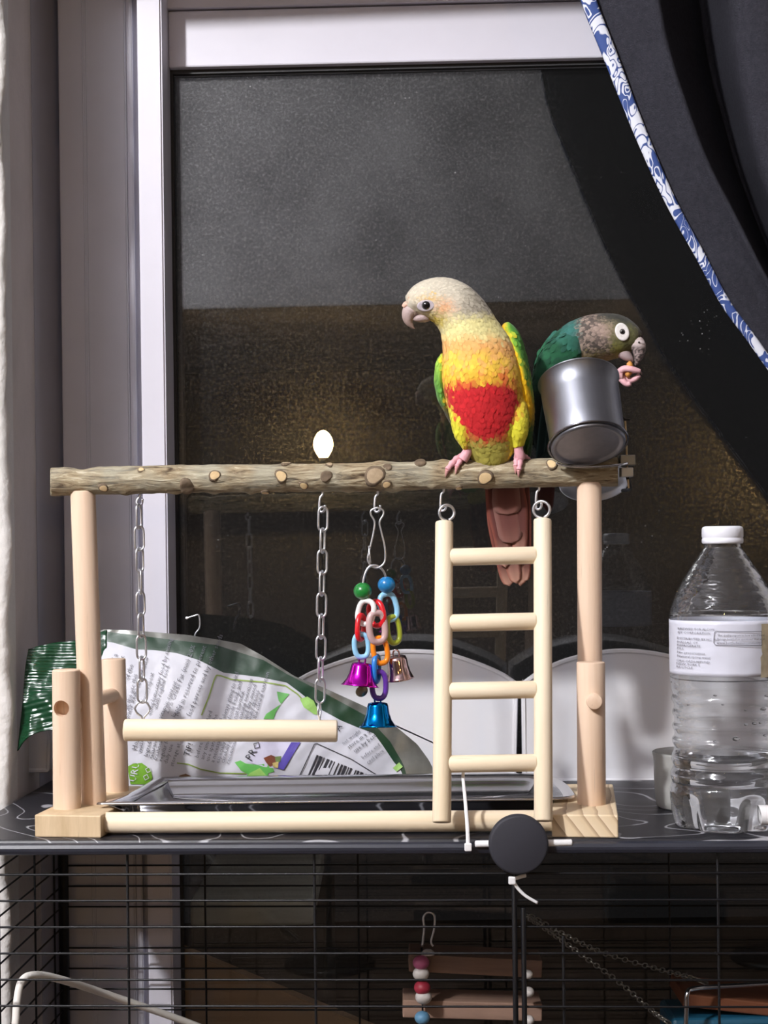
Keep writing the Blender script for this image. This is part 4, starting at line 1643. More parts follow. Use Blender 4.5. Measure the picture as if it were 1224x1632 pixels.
def torn_me():
    vs, fs = [], []
    for i in range(13):
        for j in range(17):
            u = 1196 + 42 * i / 12 + (1.5 * nz((0, j), 0.9, 2) - (2 if j > 9 else 0)) * (1 - i / 12)
            v = 991 + (1074 - 991) * j / 16
            vs.append(cyl(u, v, 0.0008 + 0.0005 * nz((i, j), 0.35, 6)))
    for i in range(12):
        for j in range(16):
            k = i * 17 + j
            fs.append((k, k + 1, k + 18, k + 17))
    return me_from('tape_patch', vs, fs)


o = obj('tape_patch', torn_me(), mat('yellowed_tape', (186, 174, 148), rough=0.35, noise_amt=0.3, nscale=90, bump=0.4, bscale=120), bot)
o['label'] = 'yellowed torn patch of glue on the label'
LT_ = [('BREWED FOR ALCON', 1074, 1000, 0, 3.6), ('BY CORPORATION,', 1074, 1006, 0, 3.6), ('DISTRIBUTED BY NC, INC.', 1073, 1015, -1, 3.6), ('DALLAS, CT', 1073, 1021, -1, 3.6), ('REFRIGERATE', 1073, 1026, -1, 3.6), ('FILL', 1073, 1031, -1, 3.6),
       ('No preservatives', 1073, 1037, -1, 3.8), ('Natural spring water', 1073, 1043, -1, 3.8), ('CRV CASH REFUND', 1072, 1050, -1, 3.6), ('NEW YORK 5', 1072, 1055, -1, 3.6), ('RECYCLE', 1072, 1060, -1, 3.6),
       ('The quality report to how added lower', 1126, 1008.5, -1, 3.5), ('foreign bottled or questions? Visit us at', 1126, 1014.5, -1, 3.5), ('www.bottledwatercommunity', 1125, 1020.5, -1, 4.2)]
text_mesh('label_text', LT_, M['ink'], lambda u, v: cyl(u, v, 0.0010), bot)['kind'] = 'stuff'


def cyl_line(pts, w):
    bm = bmesh.new()
    for q in line_polys(pts, w):
        vs = [bm.verts.new(cyl(u, v, 0.0009)) for u, v in q]
        bm.faces.new(vs)
    me = bpy.data.meshes.new('label_frame')
    bm.to_mesh(me)
    bm.free()
    return obj('label_frame', me, M['ink'], bot)


cyl_line([(1124, 1001), (1196, 1002.5), (1196, 1024), (1124, 1022.5), (1121, 1019), (1122, 1004), (1124, 1001)], 0.9)

M['cloudy'] = mat('cloudy_plastic', (206, 206, 204), rough=0.25)
M['cloudy'].node_tree.nodes['Principled BSDF'].inputs['Transmission Weight'].default_value = 0.45
M['cloudy'].node_tree.nodes['Principled BSDF'].inputs['IOR'].default_value = 1.15
M['cloudy'].node_tree.nodes['Principled BSDF'].inputs['Roughness'].default_value = 0.35
YC = 1.050
gx = P(1098, 1300, YC)
gk = S * YC
gz = lambda v: P(1098, v, YC).z - TZ
gp = [(2 * gk, 0.0012), (40 * gk, 0.0012), (46 * gk, 0.0002), (50 * gk, 0.0012), (52.5 * gk, 0.006), (54 * gk, gz(1250)), (55 * gk, gz(1206)), (56.5 * gk, gz(1201)), (56.8 * gk, gz(1198.5)), (55.2 * gk, gz(1197)), (53.4 * gk, gz(1202)), (52 * gk, gz(1250)), (50 * gk, 0.006), (46 * gk, 0.0026), (2 * gk, 0.0026)]
o = obj('plastic_cup', lathe_me('plastic_cup', gp, 64), M['cloudy'], None, Matrix.Translation((gx.x, YC, TZ)))
tag(o, 'cloudy clear plastic cup standing behind the water bottle', 'cup')
o = obj('white_cable', tube_me('white_cable', spts([P(1210, 1299, 0.953), P(1213, 1299, 0.953), P(1228, 1300, 0.953), P(1262, 1308, 0.955), P(1310, 1322, 0.957), P(1390, 1328, 0.96)], 40), lambda s: 16 * S * 0.95 * (min(1, 0.35 + s * 26) if s < 0.03 else 1), 18), M['tie'])
tag(o, 'thick white cable with a rounded end at the foot of the bottle', 'cable')

# ==================================================================================================
# CURTAIN
# ==================================================================================================
cur = thing('curtain', P(1190, 0, 1.09), 'dark navy curtain with a blue and white patterned edge', 'curtain')
E0 = [(860, -330), (905, -90), (925, -2), (960, 88), (1010, 212), (1060, 322), (1110, 412), (1150, 486), (1190, 541), (1226, 592), (1300, 690), (1380, 800)]
E1 = [(985, -330), (1030, -90), (1047, 0), (1062, 76), (1085, 150), (1116, 236), (1140, 288), (1169, 342), (1197, 397), (1224, 449), (1330, 640), (1400, 760)]
E2 = [(1105, -330), (1130, -90), (1142, 0), (1148, 60), (1156, 120), (1170, 185), (1184, 251), (1205, 320), (1224, 376), (1250, 440), (1340, 620), (1420, 740)]
E3 = [(1300, -330), (1305, -90), (1310, 0), (1315, 80), (1320, 150), (1325, 220), (1332, 280), (1340, 340), (1350, 400), (1365, 460), (1420, 610), (1480, 720)]


def curtain_me():
    nt, vs, fs = 110, [], []
    A, B, C_, D = crom(E0, nt), crom(E1, nt), crom(E2, nt), crom(E3, nt)
    cols = []
    for j in range(nt):
        row = []
        a, b, c, d = A[j], B[j], C_[j], D[j]
        for k in range(19):
            t = k / 18
            row.append((a[0] + (b[0] - a[0]) * t, a[1] + (b[1] - a[1]) * t, 1.128 - 0.018 * t + 0.006 * math.sin(PI * t) + 0.003 * math.sin(7 * t + j * 0.03)))
        for k in range(1, 17):
            t = k / 16
            row.append((b[0] + (c[0] - b[0]) * t * 0.72, b[1] + (c[1] - b[1]) * t * 0.72, 1.110 + 0.095 * t ** 0.9))
        for k in range(1, 19):
            t = k / 18
            s0 = 0.72
            q = sstep(0, 1, t)
            row.append((b[0] + (c[0] - b[0]) * s0 + (d[0] - b[0] - (c[0] - b[0]) * s0) * t, b[1] + (c[1] - b[1]) * s0 + (d[1] - b[1] - (c[1] - b[1]) * s0) * t, 1.205 - 0.10 * sstep(0, 0.3, t) + 0.004 * math.sin(9 * t)))
        for (u, v, y) in row:
            vs.append(P(u, v, y + 0.0012 * nz((u, v), 0.02, 3)))
    n = 19 + 16 + 18
    for j in range(nt - 1):
        for k in range(n - 1):
            fs.append((j * n + k, j * n + k + 1, (j + 1) * n + k + 1, (j + 1) * n + k))
    return evaluated(me_from('drape', vs, fs), [('SOLIDIFY', {'thickness': 0.0016, 'offset': 0.0})])


obj('drape', curtain_me(), mat('navy_black_cloth', (50, 50, 57), rough=0.95, noise_amt=0.25, nscale=300, bump=0.4, bscale=900, spec=0.1), cur)


def trim_mat():
    m = bpy.data.materials.new('paisley_trim')
    m.use_nodes = True
    T = NT(m)
    b = T.n['Principled BSDF']
    b.inputs['Roughness'].default_value = 0.75
    tc = T.add('ShaderNodeTexCoord')
    mp = T.add('ShaderNodeMapping')
    mp.inputs['Rotation'].default_value = (0, math.radians(26), 0)
    mp.inputs['Scale'].default_value = (1.0, 1.0, 0.42)
    T.link(tc.outputs['Object'], mp.inputs['Vector'])
    n1 = T.add('ShaderNodeTexNoise', i_Scale=85.0, i_Detail=1.2, i_Distortion=1.2)
    T.link(mp.outputs[0], n1.inputs['Vector'])
    mu = T.add('ShaderNodeMath', operation='MULTIPLY')
    mu.inputs[1].default_value = 7.0
    T.link(n1.outputs['Fac'], mu.inputs[0])
    pp = T.add('ShaderNodeMath', operation='PINGPONG')
    pp.inputs[1].default_value = 0.5
    T.link(mu.outputs[0], pp.inputs[0])
    n2 = T.add('ShaderNodeTexNoise', i_Scale=55.0, i_Detail=0.0)
    T.link(tc.outputs['Object'], n2.inputs['Vector'])
    th = T.add('ShaderNodeMapRange', i_1=0.35, i_2=0.65, i_3=-0.08, i_4=0.24)
    T.link(n2.outputs['Fac'], th.inputs[0])
    ad = T.add('ShaderNodeMath', operation='SUBTRACT')
    T.link(pp.outputs[0], ad.inputs[0])
    T.link(th.outputs[0], ad.inputs[1])
    rp = T.add('ShaderNodeMapRange', i_1=0.18, i_2=0.24, i_3=0.0, i_4=1.0)
    T.link(ad.outputs[0], rp.inputs[0])
    mx = T.add('ShaderNodeMix', data_type='RGBA')
    mx.inputs[6].default_value = L4((52, 76, 138))
    mx.inputs[7].default_value = L4((222, 226, 238))
    T.link(rp.outputs[0], mx.inputs[0])
    T.link(mx.outputs[2], b.inputs['Base Color'])
    return m


def trim_me():
    nt, vs, fs = 140, [], []
    A = crom(E0, nt)
    for j in range(nt):
        u, v = A[j]
        u2, v2 = A[min(j + 1, nt - 1)]
        u1, v1 = A[max(j - 1, 0)]
        L = math.hypot(u2 - u1, v2 - v1)
        nx, ny = (v2 - v1) / L, -(u2 - u1) / L
        wd = 23 - 9 * sstep(0, 520, v)
        for k in range(7):
            t = k / 6
            y = 1.1255 - 0.0012 * math.sin(PI * t)
            vs.append(P(u + nx * wd * t, v + ny * wd * t, y - 0.001 * t))
    for j in range(nt - 1):
        for k in range(6):
            fs.append((j * 7 + k, j * 7 + k + 1, (j + 1) * 7 + k + 1, (j + 1) * 7 + k))
    return evaluated(me_from('edge_trim', vs, fs), [('SOLIDIFY', {'thickness': 0.0012, 'offset': 0.0})])


o = obj('edge_trim', trim_me(), trim_mat(), cur)
o['label'] = 'blue and white patterned edging'

# ==================================================================================================
# things inside the cage
# ==================================================================================================
wt = thing('log_ladder_toy', P(760, 1632, 1.06), 'hanging toy of dark wooden slats strung with coloured beads inside the cage', 'toy')
M['old_wood'] = wood_mat('grey_brown_wood', (150, 122, 106), (112, 90, 78), scale=50, stretch=(0.12, 1, 1), contrast=(0.35, 0.7))
for (ua, va, ub, vb) in ((652, 1535, 864, 1545), (642, 1608, 864, 1614), (646, 1690, 864, 1696)):
    a, b_ = P(ua, va, 1.06), P(ub, vb, 1.06)
    me = box_me('slat', (b_ - a).length, 0.030, 28 * S * 1.06, 0.0008)
    ang = math.atan2(b_.z - a.z, b_.x - a.x)
    obj('slat', me, M['old_wood'], wt, Matrix.Translation((a + b_) / 2 + Vector((0, 0.015, 0))) @ Matrix.Rotation(-ang, 4, 'Y'))


def wbead(u, v, r, c, h=0.85, Y=1.052):
    prof = [(max(0.12, math.cos(a)) * r * S, r * h * S * math.sin(a)) for a in [(-1.5 + 3.0 * i / 10) for i in range(11)]]
    obj('bead', lathe_me('bead', prof, 22), M[c], wt, Matrix.Translation(P(u, v, Y)))


M['b_grey'] = mat('grey_white_bead', (196, 190, 186), rough=0.5, noise_amt=0.2, nscale=150)
M['b_red'] = mat('red_bead', (150, 40, 58), rough=0.5)
M['b_pink'] = mat('pink_bead', (168, 84, 118), rough=0.5)
M['b_blue'] = mat('blue_grey_bead', (92, 138, 170), rough=0.5)
YBD = 1.0515
for (u, v, r, c) in ((671, 1534, 14, 'b_pink'), (671, 1552, 14, 'b_grey'), (673, 1574, 14, 'b_red'), (675, 1589, 14, 'b_grey'), (673, 1622, 13, 'b_blue'), (841, 1553, 9, 'b_grey'), (842, 1581, 10, 'b_grey'), (842, 1626, 10, 'b_grey')):
    wbead(u, v, r, c, Y=1.050)
obj('cord', tube_me('cord', [P(672, 1510, 1.0565), P(674, 1640, 1.0565)], 0.0007, 6), M['black'], wt)
hk = [(673, 1508), (676, 1480), (675, 1462), (682, 1454), (692, 1459), (692, 1480), (687, 1500), (690, 1508)]
obj('hang_clip', tube_me('hang_clip', [P(u, v, 1.0565) for u, v in crom(hk, 40)], 1.9 * S, 8), M['wire'], wt)
obj('hang_cap', lathe_me('hang_cap', [(12 * S, 0), (11 * S, 4 * S), (6 * S, 8 * S), (0.5 * S, 9 * S)], 18), M['b_grey'], wt, Matrix.Translation(P(682, 1521, 1.056)))

# two chains down to a hanging shelf
sh = thing('hanging_shelf', P(1160, 1640, 1.07), 'small dark shelf with blue tray hung on two thin chains inside the cage', 'shelf')
LM2 = link_me(10.5 * S, 9 * S, 1.15 * S, 6)


def chain2(pts, n):
    pp = [P(*p) for p in crom(pts, n + 1)]
    for k in range(n):
        c = (pp[k] + pp[k + 1]) / 2
        obj('chain_link', LM2, M['wire2'], sh, align(c, c + (pp[k + 1] - pp[k])) @ Matrix.Rotation(math.radians(35 if k % 2 else 115), 4, 'Z'))


M['wire2'] = mat('dull_wire', (150, 148, 142), rough=0.35, metal=1.0)
chain2([(842, 1458, 1.00), (900, 1490, 1.01), (960, 1518, 1.03), (1040, 1542, 1.05), (1100, 1558, 1.06), (1124, 1566, 1.06)], 52)
chain2([(842, 1462, 1.00), (880, 1487, 1.01), (930, 1524, 1.02), (990, 1568, 1.03), (1040, 1612, 1.04), (1066, 1630, 1.04)], 50)
obj('shelf_frame', tube_me('shelf_frame', spts([P(1092, 1660, 1.04), P(1094, 1610, 1.04), P(1095, 1585, 1.04), P(1104, 1576, 1.045), P(1150, 1572, 1.06), P(1260, 1566, 1.08)], 40), 4 * S, 10), M['steel'], sh)
obj('shelf_board', box_me('shelf_board', 0.10, 0.05, 0.009, 0.001), mat('red_brown_wood', (118, 70, 46), rough=0.6, noise_amt=0.3, nscale=40, stretch=(0.1, 1, 1)), sh, Matrix.Translation(P(1190, 1590, 1.09)) @ Matrix.Rotation(math.radians(7), 4, 'Y'))
obj('shelf_tray', box_me('shelf_tray', 0.11, 0.05, 0.03, 0.003), mat('teal_blue_plastic', (26, 78, 102), rough=0.4), sh, Matrix.Translation(P(1185, 1640, 1.085)))

# white hose at the lower left
o = obj('white_hose', tube_me('white_hose', spts([P(18, 1700, 0.98), P(24, 1640, 0.98), P(28, 1590, 0.985), P(36, 1562, 0.99), P(58, 1554, 1.0), P(100, 1562, 1.02), P(180, 1588, 1.06), P(300, 1630, 1.10), P(420, 1680, 1.13)], 60), 6.2 * S, 12), mat('white_rubber', (232, 228, 222), rough=0.45))
tag(o, 'thin white hose bent over behind the wire bars at the lower left', 'hose')


# warm bulbs behind the camera, seen mirrored in the dark glass
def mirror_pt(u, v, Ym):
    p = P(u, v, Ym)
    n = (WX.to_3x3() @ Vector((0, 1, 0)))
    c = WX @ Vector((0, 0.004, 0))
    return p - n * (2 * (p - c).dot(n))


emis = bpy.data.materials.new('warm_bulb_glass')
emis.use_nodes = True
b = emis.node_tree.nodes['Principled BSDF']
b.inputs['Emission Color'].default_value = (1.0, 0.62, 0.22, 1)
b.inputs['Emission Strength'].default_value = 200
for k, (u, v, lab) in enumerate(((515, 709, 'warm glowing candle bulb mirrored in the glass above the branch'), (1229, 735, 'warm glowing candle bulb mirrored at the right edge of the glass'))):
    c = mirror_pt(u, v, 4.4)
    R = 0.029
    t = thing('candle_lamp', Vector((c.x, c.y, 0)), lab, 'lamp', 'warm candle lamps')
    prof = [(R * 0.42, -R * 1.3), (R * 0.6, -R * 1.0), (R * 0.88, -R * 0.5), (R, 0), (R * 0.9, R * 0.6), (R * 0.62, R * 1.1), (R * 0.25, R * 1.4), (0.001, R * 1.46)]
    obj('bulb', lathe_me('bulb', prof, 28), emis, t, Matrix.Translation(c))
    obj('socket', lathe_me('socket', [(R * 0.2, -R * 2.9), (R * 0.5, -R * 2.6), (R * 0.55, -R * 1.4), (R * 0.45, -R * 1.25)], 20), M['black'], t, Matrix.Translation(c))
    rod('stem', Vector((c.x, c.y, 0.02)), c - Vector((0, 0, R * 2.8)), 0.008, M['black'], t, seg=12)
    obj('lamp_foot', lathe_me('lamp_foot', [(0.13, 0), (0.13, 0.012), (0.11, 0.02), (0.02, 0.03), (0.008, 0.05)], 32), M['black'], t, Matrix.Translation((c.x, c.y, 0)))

# ==================================================================================================
# BIRDS  (built in units of photo pixels at 1 m: u right, v down, w away from the camera)
# ==================================================================================================
M['feather'] = attr_mat('feathers', rough=0.75, sheen=0.1, spec=0.2)
M['skin'] = attr_mat('bird_skin', rough=0.5, sheen=0.0, spec=0.35, bump=0.25, bscale=900)


def ell_rings(rings, n, seg=40):
    """rings: (u, v, w, a, b) -> loft; a = half-width in the picture plane across the path, b = half-depth"""
    R = crom(rings, n)
    vs, fs = [], []
    for i, (u, v, w, a, b) in enumerate(R):
        p0, p1 = R[max(i - 1, 0)], R[min(i + 1, n - 1)]
        t = Vector((p1[0] - p0[0], p1[1] - p0[1], p1[2] - p0[2]))
        t = t.normalized() if t.length > 1e-6 else Vector((0, -1, 0))
        n1 = Vector((-t.y, t.x, 0))
        n1 = n1.normalized() if n1.length > 1e-4 else Vector((1, 0, 0))
        n2 = t.cross(n1)
        a, b = max(a, 0.3), max(b, 0.3)
        for k in range(seg):
            an = 2 * PI * k / seg
            vs.append(Vector((u, v, w)) + n1 * (a * math.cos(an)) + n2 * (b * math.sin(an)))
    for i in range(n - 1):
        for k in range(seg):
            k2 = (k + 1) % seg
            fs.append((i * seg + k, i * seg + k2, (i + 1) * seg + k2, (i + 1) * seg + k))
    fs.append(tuple(reversed(range(seg))))
    fs.append(tuple(range((n - 1) * seg, n * seg)))
    return vs, fs


def fused(name, lofts, voxel=1.6, smooth=6, factor=0.6):
    """several overlapping lofts -> one continuous skin (still in pixel units)"""
    vs, fs = [], []
    for v_, f_ in lofts:
        o = len(vs)
        vs += v_
        fs += [tuple(i + o for i in f) for f in f_]
    me = me_from(name, vs, fs)
    bm = bmesh.new()
    bm.from_mesh(me)
    bmesh.ops.recalc_face_normals(bm, faces=bm.faces)
    bm.to_mesh(me)
    bm.free()
    return evaluated(me, [('REMESH', {'mode': 'VOXEL', 'voxel_size': voxel}), ('SMOOTH', {'iterations': smooth, 'factor': factor})])


def to_world(me):
    for v in me.vertices:
        v.co = PW(v.co.x, v.co.y, v.co.z)
    me.flip_normals()
    me.update()
    return me


class Flow:
    def __init__(self, paths):
        self.s = []
        for p in paths:
            q = crom([r[:3] for r in p], 40)
            for i in range(39):
                a, b = Vector(q[i]), Vector(q[i + 1])
                self.s.append((a, (b - a).normalized()))

    def __call__(self, p):
        acc, tot = Vector(), 0
        for a, t in self.s:
            k = 1.0 / ((p - a).length_squared + 60)
            k = k * k
            acc += t * k
            tot += k
        return acc.normalized() if acc.length > 1e-6 else Vector((0, 1, 0))


def plumage(name, me, count, flow, sizef, colf, parent, seed=1, lift=0.9, skip=None, m=None):
    """small overlapping body feathers laid on a pixel-unit mesh along the flow direction"""
    rng = random.Random(seed)
    polys = [(p.center.copy(), p.normal.copy(), p.area) for p in me.polygons]
    cum, tot = [], 0
    for c, n, a in polys:
        L = sizef(c)
        tot += a / (L * L)
        cum.append(tot)
    import bisect
    vs, fs, cs = [], [], []
    for _ in range(count):
        k = bisect.bisect(cum, rng.random() * tot)
        c, n, a = polys[min(k, len(polys) - 1)]
        if skip and skip(c):
            continue
        L = sizef(c) * rng.uniform(0.85, 1.2)
        d = flow(c)
        d = d - n * d.dot(n)
        if d.length < 0.05:
            continue
        d.normalize()
        d = (Matrix.Rotation(rng.uniform(-0.22, 0.22), 3, n) @ d)
        s = n.cross(d)
        Wd = L * rng.uniform(0.30, 0.40)
        col = colf(c + Vector((rng.gauss(0, 3.2), rng.gauss(0, 3.2), 0)))
        j = rng.uniform(0.86, 1.12)
        col = tuple(x * j for x in col)
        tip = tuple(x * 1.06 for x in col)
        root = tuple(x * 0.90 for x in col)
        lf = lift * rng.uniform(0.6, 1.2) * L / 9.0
        base = c - d * (L * 0.35) - n * 0.5
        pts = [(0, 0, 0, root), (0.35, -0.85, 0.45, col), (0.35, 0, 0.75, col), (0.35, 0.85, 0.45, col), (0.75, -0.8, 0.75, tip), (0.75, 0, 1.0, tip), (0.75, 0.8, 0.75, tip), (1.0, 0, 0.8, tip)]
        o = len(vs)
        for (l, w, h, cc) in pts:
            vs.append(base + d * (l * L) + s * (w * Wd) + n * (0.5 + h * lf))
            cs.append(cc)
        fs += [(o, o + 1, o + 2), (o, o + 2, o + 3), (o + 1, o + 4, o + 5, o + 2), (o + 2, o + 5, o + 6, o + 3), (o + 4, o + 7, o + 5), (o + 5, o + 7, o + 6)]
    r = me_from(name, [PW(*v) for v in vs], fs)
    set_col(r, cs)
    ob = obj(name, r, m or M['feather'], parent)
    ob['kind'] = 'stuff'
    return ob


def quill(name, pts, width, col, tipcol, parent, thick=0.8, nrm=Vector((0, 0, -1)), curve=0.18, edge=None, n=14):
    """one long feather along pts (pixel units)"""
    P_ = crom(pts, n)
    vs, fs, cs = [], [], []
    prof = [-1, -0.55, 0, 0.55, 1]
    for i, p in enumerate(P_):
        t = i / (n - 1)
        a, b = Vector(P_[max(i - 1, 0)]), Vector(P_[min(i + 1, n - 1)])
        d = (b - a).normalized()
        s = nrm.cross(d).normalized()
        up = d.cross(s)
        if up.dot(nrm) < 0:
            up = -up
        w = width * (0.55 + 0.45 * sstep(0, 0.35, t)) * math.sqrt(max(0.0, 1 - max(0, (t - 0.72) / 0.28) ** 2.2)) + 0.15
        for q in prof:
            vs.append(Vector(p) + s * (w * q) - up * (curve * w * q * q) + up * (0.35 if q == 0 else 0))
            c = mixc(col, tipcol, sstep(0.6, 1.0, t))
            if edge and abs(q) == 1:
                c = mixc(c, edge, 0.8)
            if q == 0:
                c = tuple(x * 0.85 for x in c)
            cs.append(c)
    m_ = len(prof)
    for i in range(n - 1):
        for k in range(m_ - 1):
            fs.append((i * m_ + k, i * m_ + k + 1, (i + 1) * m_ + k + 1, (i + 1) * m_ + k))
    me = me_from(name, [PW(*v) for v in vs], fs)
    set_col(me, cs)
    o = obj(name, me, M['feather'], parent)
    md = o.modifiers.new('solid', 'SOLIDIFY')
    md.thickness = thick * S
    return o


def vcol(me, f):
    """colour a pixel-unit mesh per vertex with f(u, v, w)"""
    set_col(me, [f(v.co) for v in me.vertices])
    return me


def hit(bvh, u, v, w0=-400):
    loc, nn, i, d = bvh.ray_cast(Vector((u, v, w0)), Vector((0, 0, 1)))
    return loc, nn


def const_col(c, var=0.0, s=0.2):
    base = lin(c)
    return lambda p: tuple(x * (1 + var * nz(p, s, 3)) for x in base)


def solid(name, rings, n, col, parent, m=None, seg=18, colf=None):
    v_, f_ = ell_rings(rings, n, seg)
    me = me_from(name, v_, f_)
    bm = bmesh.new()
    bm.from_mesh(me)
    bmesh.ops.recalc_face_normals(bm, faces=bm.faces)
    bm.to_mesh(me)
    bm.free()
    vcol(me, colf or const_col(col, 0.12))
    me.polygons.foreach_set('use_smooth', [True] * len(me.polygons))
    bpy_me = to_world_keep(me)
    return obj(name, bpy_me, m or M['skin'], parent)


def to_world_keep(me):
    for v in me.vertices:
        v.co = PW(v.co.x, v.co.y, v.co.z)
    me.flip_normals()
    me.update()
    return me


M['eye'] = mat('dark_eye', (16, 12, 12), rough=0.06, coat=1.0)
M['iris'] = mat('brown_grey_iris', (70, 66, 62), rough=0.12, coat=1.0)


def eye(parent, bvh, u, v, r_eye, ra, rb, tilt, ringcol, iris=None, sink=0.35):
    loc, n = hit(bvh, u, v)
    if n.z > 0:
        n = -n
    n = (n + Vector((0, 0, -0.6))).normalized()
    xa = (Vector((1, 0, 0)) - n * n.x).normalized()
    ya = n.cross(xa)
    q = Matrix((xa, ya, n)).transposed().to_4x4()
    T_ = Matrix.Translation(loc) @ q @ Matrix.Rotation(tilt, 4, 'Z')
    prof = [(1.0, -1.2), (1.02, 0.3), (0.93, 1.1), (0.78, 1.3), (0.55, 1.1), (0.30, 0.9)]
    vs, fs, seg = [], [], 36
    for (r, z) in prof:
        for k in range(seg):
            a = 2 * PI * k / seg
            vs.append(T_ @ Vector((ra * r * math.cos(a), rb * r * math.sin(a), z * 1.1)))
    for i in range(len(prof) - 1):
        for k in range(seg):
            k2 = (k + 1) % seg
            fs.append((i * seg + k, i * seg + k2, (i + 1) * seg + k2, (i + 1) * seg + k))
    fs.append(tuple(range((len(prof) - 1) * seg, len(prof) * seg)))
    me = me_from('eye_ring', vs, fs)
    vcol(me, const_col(ringcol, 0.15, 0.4))
    me = to_world_keep(me)
    bm = bmesh.new()
    bm.from_mesh(me)
    bmesh.ops.recalc_face_normals(bm, faces=bm.faces)
    bm.to_mesh(me)
    bm.free()
    ring = obj('eye_ring', me, M['skin'], parent)
    c = loc + n * (r_eye * (-sink))
    wc = PW(*c)
    me = lathe_me('eyeball', [(max(0.05, math.cos(a)) * r_eye * S, math.sin(a) * r_eye * S) for a in [(-1.55 + 3.1 * i / 16) for i in range(17)]], 28)
    obj('eyeball', me, iris or M['eye'], ring, Matrix.Translation(wc))
    if iris:
        tip = PW(*(c + n * (r_eye * 0.80)))
        me = lathe_me('pupil', [(max(0.05, math.cos(a)) * r_eye * 0.55 * S, math.sin(a) * r_eye * 0.30 * S) for a in [(-1.55 + 3.1 * i / 10) for i in range(11)]], 20)
        obj('pupil', me, M['eye'], ring, align(tip, PW(*(c + n * (r_eye * 1.5)))))
    return ring


def toe(parent, u0, u1, a0, a1, r, col, claw, Rc=None, n=14):
    """a toe wrapped round the branch from angle a0 to a1 (degrees, 0 = top, 90 = front), with its claw"""
    pts = []
    for i in range(n):
        t = i / (n - 1)
        u = u0 + (u1 - u0) * t
        vc, rb = branch_at(u)
        a = math.radians(a0 + (a1 - a0) * t)
        R = (Rc or rb) + r * 0.85 + 0.8
        kn = 1 + 0.13 * math.cos(t * 2 * PI * 3)
        pts.append((u, vc - R * math.cos(a), (YP - 1.0) * F - R * math.sin(a), r * kn * (1 - 0.28 * t), r * kn * (1 - 0.28 * t)))
    o = solid('toe', pts, n * 2, col, parent, seg=14)
    p = pts[-1]
    q = pts[-2]
    da = a1 - a0
    cl = []
    for i in range(6):
        t = i / 5
        u = p[0] + (p[0] - q[0]) * t * 2.0
        vc, rb = branch_at(u)
        a = math.radians(a1 + math.copysign(26, da) * t)
        R = (Rc or rb) + 0.8 + r * 0.7 * (1 - t * 0.8)
        cl.append((u, vc - R * math.cos(a), (YP - 1.0) * F - R * math.sin(a), r * 0.62 * (1 - t) + 0.35, r * 0.62 * (1 - t) + 0.35))
    solid('claw', cl, 8, claw, o, seg=10)
    return o


# ---------------------------------------------------------------- bird 1: yellow, red-bellied, pale head
CREAM, GREYC, CHEEK = lin((200, 192, 174)), lin((132, 124, 110)), lin((226, 172, 130))
FACEY, THROAT, PEACH = lin((198, 176, 54)), lin((226, 216, 152)), lin((236, 176, 106))
YEL, RED, OLIVE = lin((236, 202, 60)), lin((196, 38, 44)), lin((176, 168, 78))
LIME, GREEN, LGREEN = lin((222, 216, 62)), lin((70, 140, 44)), lin((120, 178, 60))


